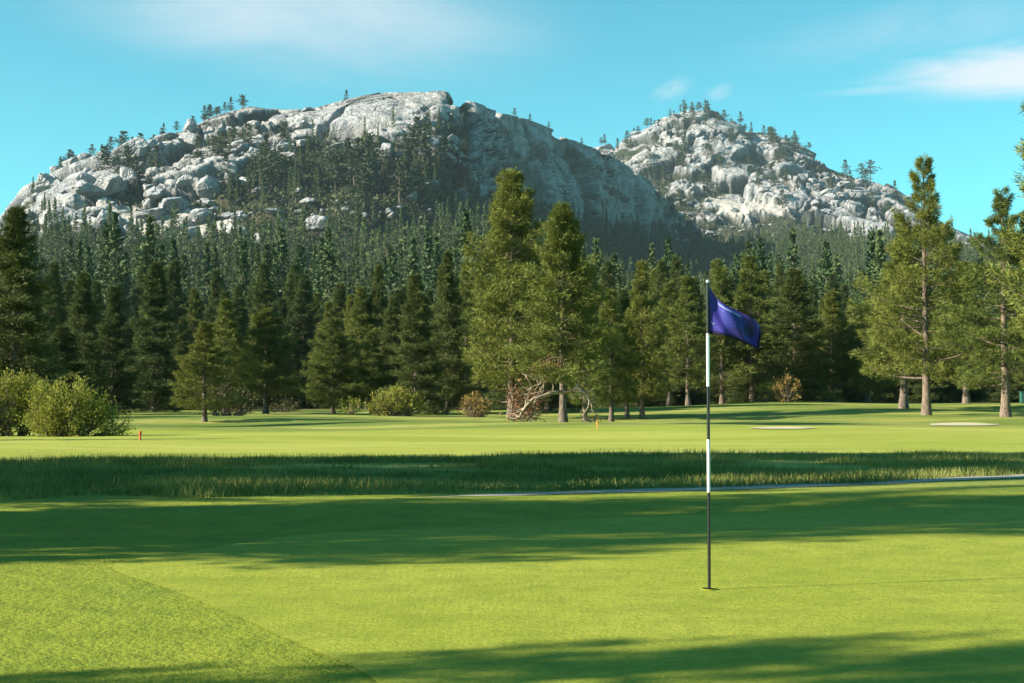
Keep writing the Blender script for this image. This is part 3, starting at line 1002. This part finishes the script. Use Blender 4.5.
# the upper brushy slope holds scattered trees
extra = []
mask = (MA['t'] > 0.0) & (MA['t'] < 0.75) & (MA['veg'] > 0.6) & (MA['px'] > 0) & (MA['px'] < 700)
ids = r3.choice(A_idx[mask & (fbm(MA['P'] / 60, 2, 305) > 0.48)], 120, replace=False)
for k in ids:
    extra.append((MA['P'][k], MA['px'][k], r3.uniform(0.55, 1.0), r3.integers(0, 12), r3.uniform(0, 6.28)))
maskc = (MA['t'] > -0.10) & (MA['t'] < 0.03) & (MA['px'] > 470) & (MA['px'] < 1010)
for k in r3.choice(A_idx[maskc], 480, replace=False):
    extra.append((MA['P'][k], MA['px'][k], r3.uniform(0.7, 1.35), r3.integers(0, 12), r3.uniform(0, 6.28)))
far_list.sort(key=lambda q: q[0][1])
GROUPN = [(-999, 230, "forest firs below the white sandy slope", "narrow blue-green fir in the hazy forest below the white sandy slope"),
          (230, 480, "forest firs below the brushy boulder slope", "narrow blue-green fir in the hazy forest below the brushy boulder slope"),
          (480, 700, "forest firs below the shaded cliff", "narrow blue-green fir in the hazy forest below the dark shaded cliff"),
          (700, 9999, "forest firs below the right peak", "narrow blue-green fir in the hazy forest below the smaller right peak")]
stuff = MB()
ncount = 0
for p, pxt, sc, va, rz in far_list + extra:
    if ncount < 290 and -20 < pxt < 1044 and p[1] < 640:
        o = link("fir_tree", FARV[va % 4][0])
        o.location = p; o.rotation_euler = (0, 0, rz)
        o.scale = (sc * 1.0, sc * 1.0, sc)
        for a, b_, g, l in GROUPN:
            if a <= pxt < b_:
                tag(o, l, "fir tree", g)
        ncount += 1
    else:
        v, f, m, a = (FARV if p[1] < 640 else FARLO)[va % 3][1]
        c, s_ = math.cos(rz), math.sin(rz)
        vv = v * sc
        vv = np.stack([vv[:, 0] * c - vv[:, 1] * s_, vv[:, 0] * s_ + vv[:, 1] * c, vv[:, 2]], 1) + p
        stuff.v.append(vv); stuff.f.append(f + stuff.n); stuff.m.append(m)
        stuff.a.append(np.clip(a + r3.normal(0, .35), 0, 1.2)); stuff.n += len(v)
fo = link("forest", stuff.mesh("forest", [M_FARFIR, M_BARK]))
tag(fo, "far-off mass of dark firs covering the slope under the granite", "forest", kind="stuff")

# pines among the rocks and on the skyline, each one alone
def ridge_set(M, n, cond, lab, grp, smin, smax):
    idx = np.where(cond & (fbm(M['P'] / 70, 2, 301) > 0.46))[0]
    chosen = r3.choice(idx, min(n, len(idx)), replace=False)
    for k in chosen:
        o = link("mountain_pine", RIDV[int(r3.integers(0, 4))][0])
        o.location = M['P'][k] - np.array([0, 0, 0.3]); s_ = r3.uniform(smin, smax)
        o.rotation_euler = (0, 0, r3.uniform(0, 6.28)); w_ = s_ * r3.uniform(1.15, 1.75); o.scale = (w_, w_, s_ * r3.uniform(0.9, 1.15))
        tag(o, lab, "mountain pine", grp)


pa, ta, va_ = MA['px'], MA['t'], MA['veg']
ridge_set(MA, 36, (ta > 0.95) & (ta < 1.06) & (pa > 60) & (pa < 345), "small pine standing against the sky on the long mountain's left ridge", "pines along the left ridge", 0.6, 1.25)
ridge_set(MA, 6, (ta > 0.97) & (ta < 1.03) & (pa > 345) & (pa < 600), "small lone pine on the bald summit skyline", "pines on the bald summit", 0.5, 0.8)
ridge_set(MA, 84, (ta > 0.25) & (ta < 0.9) & (pa > 70) & (pa < 345) & (va_ > 0.25), "small pine between boulders on the left of the long mountain", "pines between the left boulders", 0.9, 2.0)
ridge_set(MA, 44, (ta > 0.15) & (ta < 0.6) & (pa > 345) & (pa < 480) & (va_ > 0.3), "pine on the brushy slope under the bald summit", "pines under the bald summit", 1.2, 2.4)
pb, tb, vb = MBd['px'], MBd['t'], MBd['veg']
ridge_set(MBd, 38, (tb > 0.95) & (tb < 1.06) & (pb > 585) & (pb < 830), "small pine standing against the sky on the smaller right peak", "pines along the right ridge", 1.0, 1.9)
ridge_set(MBd, 88, (tb > 0.15) & (tb < 0.92) & (pb > 600) & (pb < 900), "small pine between boulders on the smaller right peak", "pines between the right boulders", 1.4, 2.7)

# brush on the slopes
bm_ = MB()
for M, n, lo, hi in ((MA, 5200, -0.05, 0.97), (MBd, 2600, 0.0, 0.97)):
    idx = np.where((M['veg'] > 0.5) & (M['t'] > lo) & (M['t'] < hi) & (M['px'] > -40) & (M['px'] < 960))[0]
    ch = r3.choice(idx, n, replace=True)
    k = 12
    sc = np.repeat(r3.uniform(0.8, 3.0, n), k)[:, None]
    Pn = np.repeat(M['P'][ch], k, 0) + r3.normal(0, 1, (n * k, 3)) * sc * np.array([1.3, 1.3, 0.5])
    Dn = r3.normal(0, .8, (n * k, 3)) + [0, 0, 0.6]
    bm_.rhombi(Pn, Dn, sc[:, 0] * r3.uniform(.8, 1.6, n * k), sc[:, 0] * 0.8, 0, np.clip(np.repeat(r3.normal(.5, .3, n), k), 0, 1))
tag(link("brush", bm_.mesh("brush", M_BRUSH)), "low dark manzanita brush covering ledges and slopes of the mountains", "brush", kind="stuff")

# loose boulders lying in the brush
def boulder_mesh(seed):
    import bmesh
    b = bmesh.new()
    bmesh.ops.create_icosphere(b, subdivisions=5, radius=1)
    P_ = np.array([v.co for v in b.verts])
    rb = np.random.default_rng(seed * 7)
    nrm = norm(rb.normal(size=(15, 3)))
    dist = rb.uniform(0.62, 1.0, 15)
    dots = P_ @ nrm.T
    r_ = np.where(dots > 0.05, dist / np.maximum(dots, 0.05), 9).min(1)
    r_ = np.minimum(r_, 1.25) * (1 + 0.16 * (fbm(P_ * 2.6 + seed, 5, seed) - 0.5))
    f1, f2, cid, tilt = cells(P_ * 1.1 + seed * 3.1, seed)
    r_ -= 0.10 * (1 - sstep(f2 - f1, 0, .07))
    for v, k in zip(b.verts, r_):
        v.co = v.co * float(k)
        v.co.z *= 0.8
    me = bpy.data.meshes.new("boulder")
    b.to_mesh(me); b.free()
    me.materials.append(M_ROCK)
    me.polygons.foreach_set("use_smooth", np.ones(len(me.polygons), bool))
    return me


BOUL = [boulder_mesh(k + 1) for k in range(5)]
for M, n, cond, lab, grp in (
        (MA, 90, (MA['t'] > 0.05) & (MA['t'] < 0.85) & (MA['px'] > 190) & (MA['px'] < 470) & (MA['veg'] > .5), "pale granite boulder lying in the dark brush under the rounded summit", "boulders in the brush below the summit"),
        (MA, 24, (MA['t'] > -0.12) & (MA['t'] < 0.2) & (MA['px'] > 20) & (MA['px'] < 260), "pale granite boulder by the white sandy slope", "boulders by the white sandy slope"),
        (MA, 62, (MA['t'] > 0.12) & (MA['t'] < 0.93) & (MA['px'] > 40) & (MA['px'] < 330) & (MA['veg'] < .6), "big angular granite block on the bare rocky left of the long mountain", "blocks on the rocky left ridge"),
        (MBd, 48, (MBd['t'] > 0.2) & (MBd['t'] < 0.95) & (MBd['px'] > 600) & (MBd['px'] < 920) & (MBd['veg'] < .6), "big angular granite block on the bare face of the smaller right peak", "blocks on the right peak"),
        (MBd, 60, (MBd['t'] > 0.02) & (MBd['t'] < 0.6) & (MBd['px'] > 640) & (MBd['px'] < 920) & (MBd['veg'] > .4), "pale granite boulder in the brush of the smaller right peak", "boulders in the brush of the right peak")):
    for k in r3.choice(np.where(cond)[0], n, replace=False):
        o = link("boulder", BOUL[int(r3.integers(0, 5))])
        z_ = 1.8 + 6.0 * r3.random() ** 2.0
        if 'big' in lab:
            z_ = 5.0 + 8.0 * r3.random() ** 1.6
        o.location = M['P'][k] + np.array([0, 0, z_ * 0.25])
        o.scale = (z_ * r3.uniform(.9, 1.5), z_, z_ * r3.uniform(.7, 1.1)); o.rotation_euler = (r3.uniform(-.2, .2), r3.uniform(-.2, .2), r3.uniform(0, 6.28))
        tag(o, lab, "boulder", grp)

# bleached dead tree on the slope
sn = MB()
sn.tube([[0, 0, -1], [0.1, 0, 8], [0.3, 0, 17], [0.2, 0, 25]], [0.75, 0.6, 0.4, 0.08], 6)
for k in range(14):
    h = 7 + k * 1.2; a = k * 2.4
    sn.tube([[0.2, 0, h], [math.cos(a) * 1.4, math.sin(a) * 1.4, h + 0.3], [math.cos(a) * 2.4, math.sin(a) * 2.4, h + 1.0]], [0.16, 0.1, 0.03], 4)
jj = int((295 - PX[0]) / 1.15)
cols = Pg[:, jj]
pyc = MA['py'].reshape(shp)[:, jj]
ii = int(np.argmin(np.abs(pyc[:290] - 195)))
sg = bpy.data.objects.new("dead_tree", None); COL.objects.link(sg)
sg.location = cols[ii]
tag(sg, "bleached bare dead tree standing on the brushy boulder slope", "dead tree")
link("trunk", sn.mesh("snag", M_PALEWOOD, True), sg)

# ------------------------------------------------------------------ shrubs
def shrub_meshes(seed, lobes, n_leaf, leaf, lw, mat, stems=14):
    """lobes: list of (x, y, z, rx, ry, rz)"""
    global rng
    rng = np.random.default_rng(seed)
    cr, st = MB(), MB()
    for (x, y, z, rx, ry, rz) in lobes:
        n = int(n_leaf * rx * rz)
        nb = max(14, int(40 * rx * rz))
        d = norm(rng.normal(size=(nb, 3)) + [0, 0, 0.25])
        c = np.array([x, y, z]) + d * np.array([rx, ry, rz]) * rng.uniform(0.55, 1.0, nb)[:, None]
        which = rng.integers(0, nb, n)
        cd = norm(d[which] + [0, 0, 0.8])
        lon = rng.uniform(-0.6, 0.5, n)[:, None]
        Pn = c[which] + cd * lon * 0.5 + rng.normal(0, 0.13, (n, 3))
        Pn[:, 2] = np.maximum(Pn[:, 2], 0.03)
        tint = np.clip(rng.normal(.5, .2, nb)[which] + rng.normal(0, .15, n) + lon[:, 0] * 0.25, 0, 1)
        cr.rhombi(Pn, cd + rng.normal(0, .5, (n, 3)), leaf * rng.uniform(.6, 1.3, n), lw * rng.uniform(.7, 1.2, n), 0, tint)
        for k in range(max(4, int(nb * 0.8))):
            st.tube([[x * 0.6 + rng.normal(0, .2), y * .6 + rng.normal(0, .2), -0.05], [(x + c[k][0]) / 2, (y + c[k][1]) / 2, c[k][2] * 0.45], c[k], c[k] + cd[0] * 0.0 + d[k] * 0.25],
                    [0.03, 0.02, 0.012, 0.004], 4)
    return cr.mesh("shrub_foliage", mat), st.mesh("shrub_stems", M_BARK)


def shrub(px, Y, lobes, n_leaf, leaf, lw, mat, label, seed, name="shrub", group=None):
    X = (px - 512) / F * Y
    root = bpy.data.objects.new(name, None); COL.objects.link(root)
    root.location = (X, Y, float(gz(X, Y)))
    tag(root, label, "shrub", group)
    a, b = shrub_meshes(seed, lobes, n_leaf, leaf, lw, mat)
    link("foliage", a, root); link("stems", b, root)
    return root


shrub(66, 50.5, [(0, 0, 0.95, 0.95, 0.8, 1.05), (0.75, 0.1, 0.8, 0.8, 0.7, 0.85), (-0.7, 0, 0.85, 0.7, 0.7, 0.9), (1.5, .2, .45, .6, .6, .5), (-0.1, -.5, .5, 1.1, .5, .55)], 4200, 0.12, 0.04, M_WILLOW,
      "round yellow-green willow bush on the fairway edge", 31, "willow_bush")
shrub(6, 52, [(0, 0, 1.1, 1.0, 0.9, 1.2), (-1.2, 0, 1.0, 1.0, .9, 1.15), (0.7, 0.3, 1.2, .6, .6, 1.05), (-2.4, 0, 0.9, .9, .9, 1.0)], 3800, 0.12, 0.04, M_WILLOW,
      "greyer willow bush running off the left edge", 32, "willow_bush")
shrub(395, 104, [(0, 0, 1.0, 1.7, 1.2, 1.1), (0.9, 0, .8, 1.2, 1., .9), (-1., 0, .8, 1.0, 1., .9)], 700, 0.24, 0.08, M_WILLOW, "round bright green bush in front of the yellow-green fir", 33)
shrub(351, 112, [(0, 0, .5, 1.1, .9, .65)], 800, 0.22, 0.07, M_WILLOW, "small low green bush left of the round bright green bush", 34)
shrub(473, 106, [(0, 0, .8, 1.2, .9, .9), (.7, 0, .6, .7, .7, .7)], 800, 0.22, 0.07, M_RUST, "rusty orange bush left of the tallest pine trunk", 35)
shrub(226, 98, [(0, 0, 1.1, 1.3, 1.1, 1.2), (1.2, 0, .8, 1., 1., .9), (-.9, 0, .6, .8, .8, .7)], 600, 0.24, 0.08, M_BRUSH, "dark olive bush under the small lone left pine", 36)
shrub(786, 128, [(0, 0, 1.2, 1.3, 1.1, 1.3)], 600, 0.26, 0.08, M_RUST, "golden brown bush at the foot of the dark broad pine", 37)
shrub(766, 130, [(0, 0, .9, 1.0, .9, .9)], 600, 0.26, 0.08, M_WILLOW, "dull green bush beside the golden brown bush", 38)
shrub(826, 134, [(0, 0, .5, 1.0, .8, .6)], 600, 0.26, 0.08, M_WILLOW, "small green bush at the pale trunk right of the flag", 39)
shrub(590, 88, [(0, 0, .35, .5, .5, .45)], 900, 0.2, 0.06, M_BRUSH, "tiny dark bush right of the broken-limbed pine trunk", 40)
shrub(285, 128, [(0, 0, .4, 1.4, .8, .5)], 600, 0.24, 0.08, M_BRUSH, "low dark bush at the edge of the back row shade", 41)

# broken limbs round the big sunlit pine
def limb_set(name, parts, dead, loc, label, cat):
    global rng
    rng = np.random.default_rng(sum(map(ord, label)))
    root = bpy.data.objects.new(name, None); COL.objects.link(root); root.location = loc
    tag(root, label, cat)
    for pts, r0 in parts:
        m = MB()
        pts = np.asarray(pts, float)
        tq = np.linspace(0, len(pts) - 1, 10)
        pp = np.stack([np.interp(tq, np.arange(len(pts)), pts[:, k]) for k in range(3)], 1) + rng.normal(0, .03, (10, 3))
        m.tube(pp, np.linspace(r0, r0 * 0.3, 10), 6)
        for k in range(9):
            b = pp[rng.integers(2, 10)]
            d = norm(rng.normal(0, 1, 3) + [0, 0, -.2])
            m.tube([b, b + d * .35, b + d * .7 + rng.normal(0, .12, 3)], [r0 * .35, r0 * .22, .008], 4)
        link("limb", m.mesh("limb", M_PALEWOOD, True), root)
    if dead:
        m = MB()
        for (x, y, z, r, n) in dead:
            Pn = np.array([x, y, z]) + rng.normal(0, r * .5, (n, 3))
            m.rhombi(Pn, rng.normal(0, 1, (n, 3)), rng.uniform(.15, .35, n), .06, 0, rng.random(n))
        link("dead_needles", m.mesh("dead_needles", M_DEADLEAF), root)
    return root


b0 = at(563, 425, 72.6); b0[2] = gz(b0[0], 72.6)
limb_set("broken_limb", [([[-.05, 0, 2.15], [-.6, -.5, 2.35], [-1.3, -.9, 2.2], [-2.1, -1.0, 2.45]], .14), ([[-.5, -.4, 2.35], [-1.2, -.5, 1.95], [-1.9, -.7, 1.7]], .06)],
         [(-1.0, -.6, 2.7, .5, 260), (-.3, -.4, 2.7, .35, 140)], b0, "bleached upper limb snapped off and hanging left of the big sunlit pine trunk", "broken limb")
limb_set("broken_limb", [([[-.05, 0, 1.55], [-.7, -.5, 1.5], [-1.4, -.8, 1.25], [-1.9, -.9, .9], [-2.3, -.9, .3]], .13)], None, b0 + [0, -.02, 0],
         "long pale limb curving down to the grass left of the big sunlit pine trunk", "broken limb")
limb_set("broken_limb", [([[.05, 0, 1.5], [.55, -.4, 1.75], [.9, -.5, 2.0], [.4, -.4, 2.5], [.0, -.3, 2.9]], .09), ([[.7, -.45, 1.95], [1.1, -.6, 1.5], [1.45, -.6, 1.0]], .12)], None, b0 + [0, -.01, 0],
         "pale split limb sloping down on the right of the big sunlit pine trunk", "broken limb")
b1 = at(527, 430, 76); b1[2] = gz(b1[0], 76)
limb_set("brush_pile", [([[-.8, 0, .1], [0, -.1, .55], [.7, .1, .3]], .08), ([[-.5, .2, .2], [.1, 0, 1.0], [.2, .1, 1.9]], .09), ([[.5, -.2, .1], [-.2, 0, .6], [-1.0, .1, 1.0]], .07),
                       ([[-1., -.3, .15], [-.1, -.2, .25], [.9, -.2, .12]], .07), ([[.1, 0, .3], [.4, .1, 1.2], [.9, .1, 2.0]], .07), ([[-.3, 0, .3], [-.8, .1, 1.3], [-1.0, .1, 2.1]], .06)],
         [(-.2, 0, .5, .8, 420), (.4, 0, 1.2, .6, 200), (-.6, 0, 1.4, .6, 200)], b1, "pile of fallen bleached branches on the grass between the two biggest pines", "brush pile")

# ------------------------------------------------------------------ tall grass and fringe blades
def blades(name, XY, hmin, hmax, w, mat, label, lean=0.35, seed=1, hk=1.0, tk=2.4, tn=0.22):
    r = np.random.default_rng(seed)
    n = len(XY)
    z = gz(XY[:, 0], XY[:, 1])
    h = r.uniform(hmin, hmax, n) * hk
    a = r.uniform(0, 2 * np.pi, n)
    s = np.stack([np.cos(a), np.sin(a), 0 * a], 1) * (w * r.uniform(.6, 1.3, n) / 2)[:, None]
    ln = np.stack([r.normal(0, lean, n), r.normal(0, lean, n), np.ones(n)], 1)
    P0 = np.stack([XY[:, 0], XY[:, 1], z - 0.005], 1)
    v = np.stack([P0 - s, P0 + s, P0 + ln * h[:, None] + s * .15, P0 + ln * h[:, None] - s * .15], 1)
    patch = fbm(np.stack([XY[:, 0], XY[:, 1], 0 * z], 1) * 0.9, 3, 91)
    ti = np.clip((patch - .5) * tk + .45 + r.normal(0, tn, n), 0, 1)
    o = link(name, mesh(name, v.reshape(-1, 3), np.arange(n * 4).reshape(-1, 4), mat, attrs={'tint': np.repeat(ti, 4)}))
    return tag(o, label, "grass", kind="stuff")


r4 = np.random.default_rng(9)
n = 150000
X = r4.uniform(-17, 17, n)
tq = r4.random(n)
wv = (fbm(np.stack([X * .35, 0 * X, 0 * X + 4], 1), 3, 66) - .5) * 3.2
Y = rough_front(X) + wv + (rough_back(X) - rough_front(X) - 0.4 * wv) * tq
Pn = np.stack([X, Y, 0 * X], 1)
dens = fbm(Pn * np.array([.5, .9, 1]), 3, 61)
keep = (dens + r4.normal(0, .06, n) > 0.44) & (Y > 18)
hs = 0.6 + 0.8 * dens
blades("tall_grass", np.stack([X, Y], 1)[keep], 0.04, 0.15, 0.014, M_BLADE, "long uncut grass on the bank between the cart path and the fairway", seed=2, hk=np.clip(2.4 * (dens[keep] - 0.42) * 2.0 + 0.5, 0.5, 1.35))
# crest tufts
n = 26000
X = r4.uniform(-17, 17, n); Y = rough_back(X) - np.abs(r4.normal(0, 1.0, n)) - 0.3
d = fbm(np.stack([X * 1.2, Y, 0 * X], 1), 2, 64)
kp = d > 0.47
blades("tall_grass", np.stack([X, Y], 1)[kp], 0.05, 0.14, 0.014, M_BLADE, "ragged taller grass tufts along the crest of the bank", seed=3)


def inside(poly, pts):
    x, y = pts[:, 0], pts[:, 1]
    r = np.zeros(len(pts), bool)
    j = len(poly) - 1
    for i in range(len(poly)):
        xi, yi = poly[i]; xj, yj = poly[j]
        c = ((yi > y) != (yj > y)) & (x < (xj - xi) * (y - yi) / (yj - yi + 1e-12) + xi)
        r ^= c
        j = i
    return r


n = 560000
Y = 6.2 + 10.5 * r4.random(n) ** 1.25
X = (r4.uniform(-0.40, 0.30, n)) * Y
pts = np.stack([X, Y], 1)
gc = green_outline.mean(0)
sh = 1 - np.abs(r4.normal(0, 0.018, (n, 1)))                 # a few blades stray over the edge
pts = pts[~inside(green_outline[::3], gc + (pts - gc) / sh)]
blades("fringe_grass", pts, 0.004, 0.011, 0.0035, M_FRINGE, "short coarse fringe grass bordering the putting green", lean=0.6, seed=4, tk=0.5, tn=0.07)

# ------------------------------------------------------------------ flagstick
FB = gpix(709.3, 590.0)
FY = float(FB[1])
top = at(707.6, 283, FY); bot = np.array([FB[0], FY, float(gz(*FB))])
M_BLACK = plain("black_fibreglass", (0.012, 0.012, 0.013), 0.35, 0.5)
M_WHITE = plain("white_fibreglass", (0.66, 0.66, 0.65), 0.35, 0.5, var=0.05)
fs = bpy.data.objects.new("flagstick", None); COL.objects.link(fs)
fs.location = bot
tag(fs, "thin black and white banded flagstick standing in the putting green", "flagstick")
ax = top - bot
Hs = np.linalg.norm(ax)


def onpole(py):
    return ax * ((590.0 - py) / (590.0 - 283.0))


def band(name, y0, y1, mat, r):
    m = MB()
    a, b = onpole(y0), onpole(y1)
    m.tube([a, (a + b) / 2, b], r, 12, cap=True)
    return link(name, m.mesh(name, mat, True), fs)


rp = 0.0108
band("black_band", 592, 493, M_BLACK, rp)
band("white_band", 493, 440, M_WHITE, rp * 1.08)
band("black_band", 440, 387, M_BLACK, rp)
band("white_band", 387, 334, M_WHITE, rp * 1.08)
band("black_band", 334, 283.5, M_BLACK, rp)
m = MB()
e = onpole(281.5)
th = np.linspace(-1, 1, 7)
m.tube([e + np.array([0, 0, .011 * t]) for t in th], [max(.002, .012 * math.sqrt(max(0, 1 - t * t))) for t in th], 12)
link("finial", m.mesh("finial", M_WHITE, True), fs)

# flag cloth, hanging out to the right with folds
pm = 1.0 / F * FY
def fl(px, py):
    p = at(px, py, FY)
    return p[0], p[2]


tops = np.array([(708.8, 283.0), (711.5, 289), (715, 294.5), (719.5, 300), (724.5, 304), (733, 308), (742, 312.5), (750, 316), (757, 319.5), (763.4, 325.5)])
bots = np.array([(708.8, 334.0), (713, 334.3), (718, 334.8), (723, 335.6), (728, 336.8), (735, 339), (742, 341.8), (749, 344.5), (755, 347), (760.3, 349)])
NS, NTt = 46, 24
sv = np.linspace(0, 1, NS); tv = np.linspace(0, 1, NTt)
ki = np.linspace(0, 1, 10)
T = np.stack([np.interp(sv, ki, tops[:, k]) for k in (0, 1)], 1)
B = np.stack([np.interp(sv, ki, bots[:, k]) for k in (0, 1)], 1)


def cloth(s, t, off=0.0):
    """point of the flag at s along, t down"""
    s = np.asarray(s, float); t = np.asarray(t, float)
    tx = np.interp(s, sv, T[:, 0]) * (1 - t) + np.interp(s, sv, B[:, 0]) * t
    ty = np.interp(s, sv, T[:, 1]) * (1 - t) + np.interp(s, sv, B[:, 1]) * t
    x = (tx - 512) / F / math.cos(PITCH) * FY
    z = zpix(ty, FY)
    y = FY + s * (0.045 * np.sin(2 * np.pi * (1.1 * s + 0.30 * t) + 0.5) + 0.022 * np.sin(2 * np.pi * (2.1 * s - 0.9 * t)) - 0.03 * t + 0.05 * s) - off
    return np.stack([x, y, z], -1)


M_CLOTH = plain("purple_flag_cloth", (0.042, 0.032, 0.25), 0.6, 0.3, nscale=18, var=0.25)
M_HEM = plain("navy_hem", (0.010, 0.008, 0.035), 0.7, 0.2)
M_E1 = plain("pale_blue_print", (0.20, 0.27, 0.55), 0.6, 0.2)
M_E2 = plain("teal_print", (0.030, 0.038, 0.23), 0.6, 0.2)
M_E3 = plain("dark_print", (0.018, 0.026, 0.10), 0.6, 0.2)
fg = bpy.data.objects.new("golf_flag", None); COL.objects.link(fg)
fg.location = cloth(0, 0.5)
tag(fg, "purple-blue golf flag with a faint round emblem flying from the flagstick", "flag")
O = np.array(fg.location)


def strip(name, s0, s1, t0, t1, mat, off, ns=30, nt=10, thick=0.0016, warp=None):
    S, Tt = np.meshgrid(np.linspace(s0, s1, ns), np.linspace(t0, t1, nt), indexing='ij')
    if warp:
        S, Tt = warp(S, Tt)
    a = cloth(S, Tt, off + thick / 2) - O
    b = cloth(S, Tt, off - thick / 2) - O
    f = gridfaces(ns, nt)
    k = ns * nt
    idx = np.arange(k).reshape(ns, nt)
    rim = np.concatenate([idx[:, 0], idx[-1, 1:], idx[-2::-1, -1], idx[0, -2:0:-1]])
    rf = np.stack([rim, np.roll(rim, -1), np.roll(rim, -1) + k, rim + k], 1)
    return link(name, mesh(name, np.concatenate([a.reshape(-1, 3), b.reshape(-1, 3)]), np.concatenate([f, f[:, ::-1] + k, rf]), mat, smooth=True), fg)


strip("cloth", 0.02, 0.970, 0.02, 0.930, M_CLOTH, 0, NS, NTt)
hem = strip("hem", 0.0, 0.04, -0.005, 1.0, M_HEM, 0, 6, 20, 0.005)
strip("hem", 0.041, 1.0, 0.931, 1.0, M_HEM, 0, 40, 3, 0.003)
strip("hem", 0.971, 1.0, 0.03, 0.9305, M_HEM, 0, 3, 20, 0.003)


def disc(cs, ct, rs, rt, p=1.0):
    def w(S, Tt):
        r = S; a = Tt * 2 * np.pi
        return cs + r * rs * np.cos(a), ct + r * rt * np.sin(a)
    return w


def emblem(mat, w, sides=(1, -1)):
    for sd in sides[:1]:
        strip("emblem", 0.001, 1, 0, 1, mat, 0.0026 * sd, 8, 40, 0.0006, w)


emblem(M_E2, disc(0.56, 0.42, 0.22, 0.30))
strip("emblem", 0.30, 0.66, 0.10, 0.17, M_E1, 0.0042, 24, 4, 0.0006, lambda S, Tt: (S, Tt + 0.06 * (S - .3)))
strip("emblem", 0.001, 1, 0, 1, M_E3, 0.0042, 8, 40, 0.0006, disc(0.79, 0.52, 0.085, 0.19))
strip("emblem", 0.06, 0.17, 0.74, 0.765, M_E1, 0.0030, 12, 3, 0.0006, lambda S, Tt: (S, Tt + 0.02 * np.sin(S * 60)))
strip("emblem", 0.06, 0.20, 0.86, 0.875, M_E2, 0.0030, 12, 3, 0.0006)

# the cup: a flat disc and rim, its inner shade painted on
cup = bpy.data.objects.new("golf_hole", None); COL.objects.link(cup)
cup.location = (bot[0], bot[1], bot[2] + 0.006)
tag(cup, "dark golf hole around the foot of the flagstick", "golf hole")
an = np.linspace(0, 2 * np.pi, 33)
M_CUPD = plain("cup_shade_paint", (0.012, 0.014, 0.008), 0.95, 0.0)  # near-black colour standing in for the shade down the hole
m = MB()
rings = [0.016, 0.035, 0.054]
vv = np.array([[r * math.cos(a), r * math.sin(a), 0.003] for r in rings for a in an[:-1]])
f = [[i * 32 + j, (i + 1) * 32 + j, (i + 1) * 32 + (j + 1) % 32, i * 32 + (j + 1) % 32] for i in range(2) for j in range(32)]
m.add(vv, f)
link("cup_shade_disc", m.mesh("cup_shade_disc", M_CUPD), cup)
m = MB()
m.tube([[0.056 * math.cos(a), 0.056 * math.sin(a), 0.002] for a in an], 0.004, 6)
link("rim", m.mesh("rim", M_GREEN, True), cup)

# ------------------------------------------------------------------ small course furniture
M_ORANGE = plain("orange_paint", (0.62, 0.13, 0.035), 0.5, 0.3)
M_YELLOW = plain("yellow_orange_paint", (0.55, 0.25, 0.05), 0.5, 0.3)


def stake(px, py, h, w, mat, label):
    g = gpix(px, py)
    o = bpy.data.objects.new("marker_stake", None); COL.objects.link(o)
    o.location = (g[0], g[1], float(gz(*g)))
    tag(o, label, "marker stake")
    m = MB()
    m.tube([[0, 0, -.1], [0, 0, h * .5], [0, 0, h * .96]], w * .32, 8, cap=True)
    link("post", m.mesh("post", mat), o)
    m = MB()
    m.tube([[0, 0, h * .62], [0, 0, h * .66], [0, 0, h * .98], [0, 0, h]], [w * .3, w * .5, w * .5, w * .3], 10, cap=True)
    link("cap", m.mesh("cap", mat), o)


stake(140, 440.5, 0.30, 0.105, M_ORANGE, "short orange-red marker stake on the grass right of the willow bush")
stake(597.5, 429.5, 0.34, 0.085, M_YELLOW, "yellow-orange marker stake in the grass right of the big pine's trunk")

M_GRNP = plain("green_enamel", (0.022, 0.095, 0.075), 0.6, 0.3)
gb = bpy.data.objects.new("utility_cabinet", None); COL.objects.link(gb)
Xb, Yb_ = (1023.5 - 512) / F * 128, 128
gb.location = (Xb, Yb_, float(gz(Xb, Yb_)))
tag(gb, "small green metal cabinet on the grass mound at the right edge", "cabinet")
m = MB(); m.box((0, 0, .5), (.62, .5, 1.0)); link("body", m.mesh("body", M_GRNP), gb)
m = MB(); m.box((0, 0, 1.045), (.7, .58, .08)); link("lid", m.mesh("lid", M_GRNP), gb)
m = MB(); m.box((0, -.262, .5), (.48, .02, .8)); link("door", m.mesh("door", M_GRNP), gb)

# ------------------------------------------------------------------ air
hz = MB()
hz.box((0, 1300, 250), (3800, 3400, 620))
t = NT("air")
pv = t.n("ShaderNodeVolumePrincipled", {'Color': rgb(0.62, 0.82, 0.95), 'Density': 0.000035, 'Anisotropy': 0.1})
t.t.links.new(pv.outputs[0], t.out.inputs['Volume'])
haze = link("haze", hz.mesh("haze", t.mat))
tag(haze, "thin pale blue air between the green and the mountains", "haze", kind="stuff")
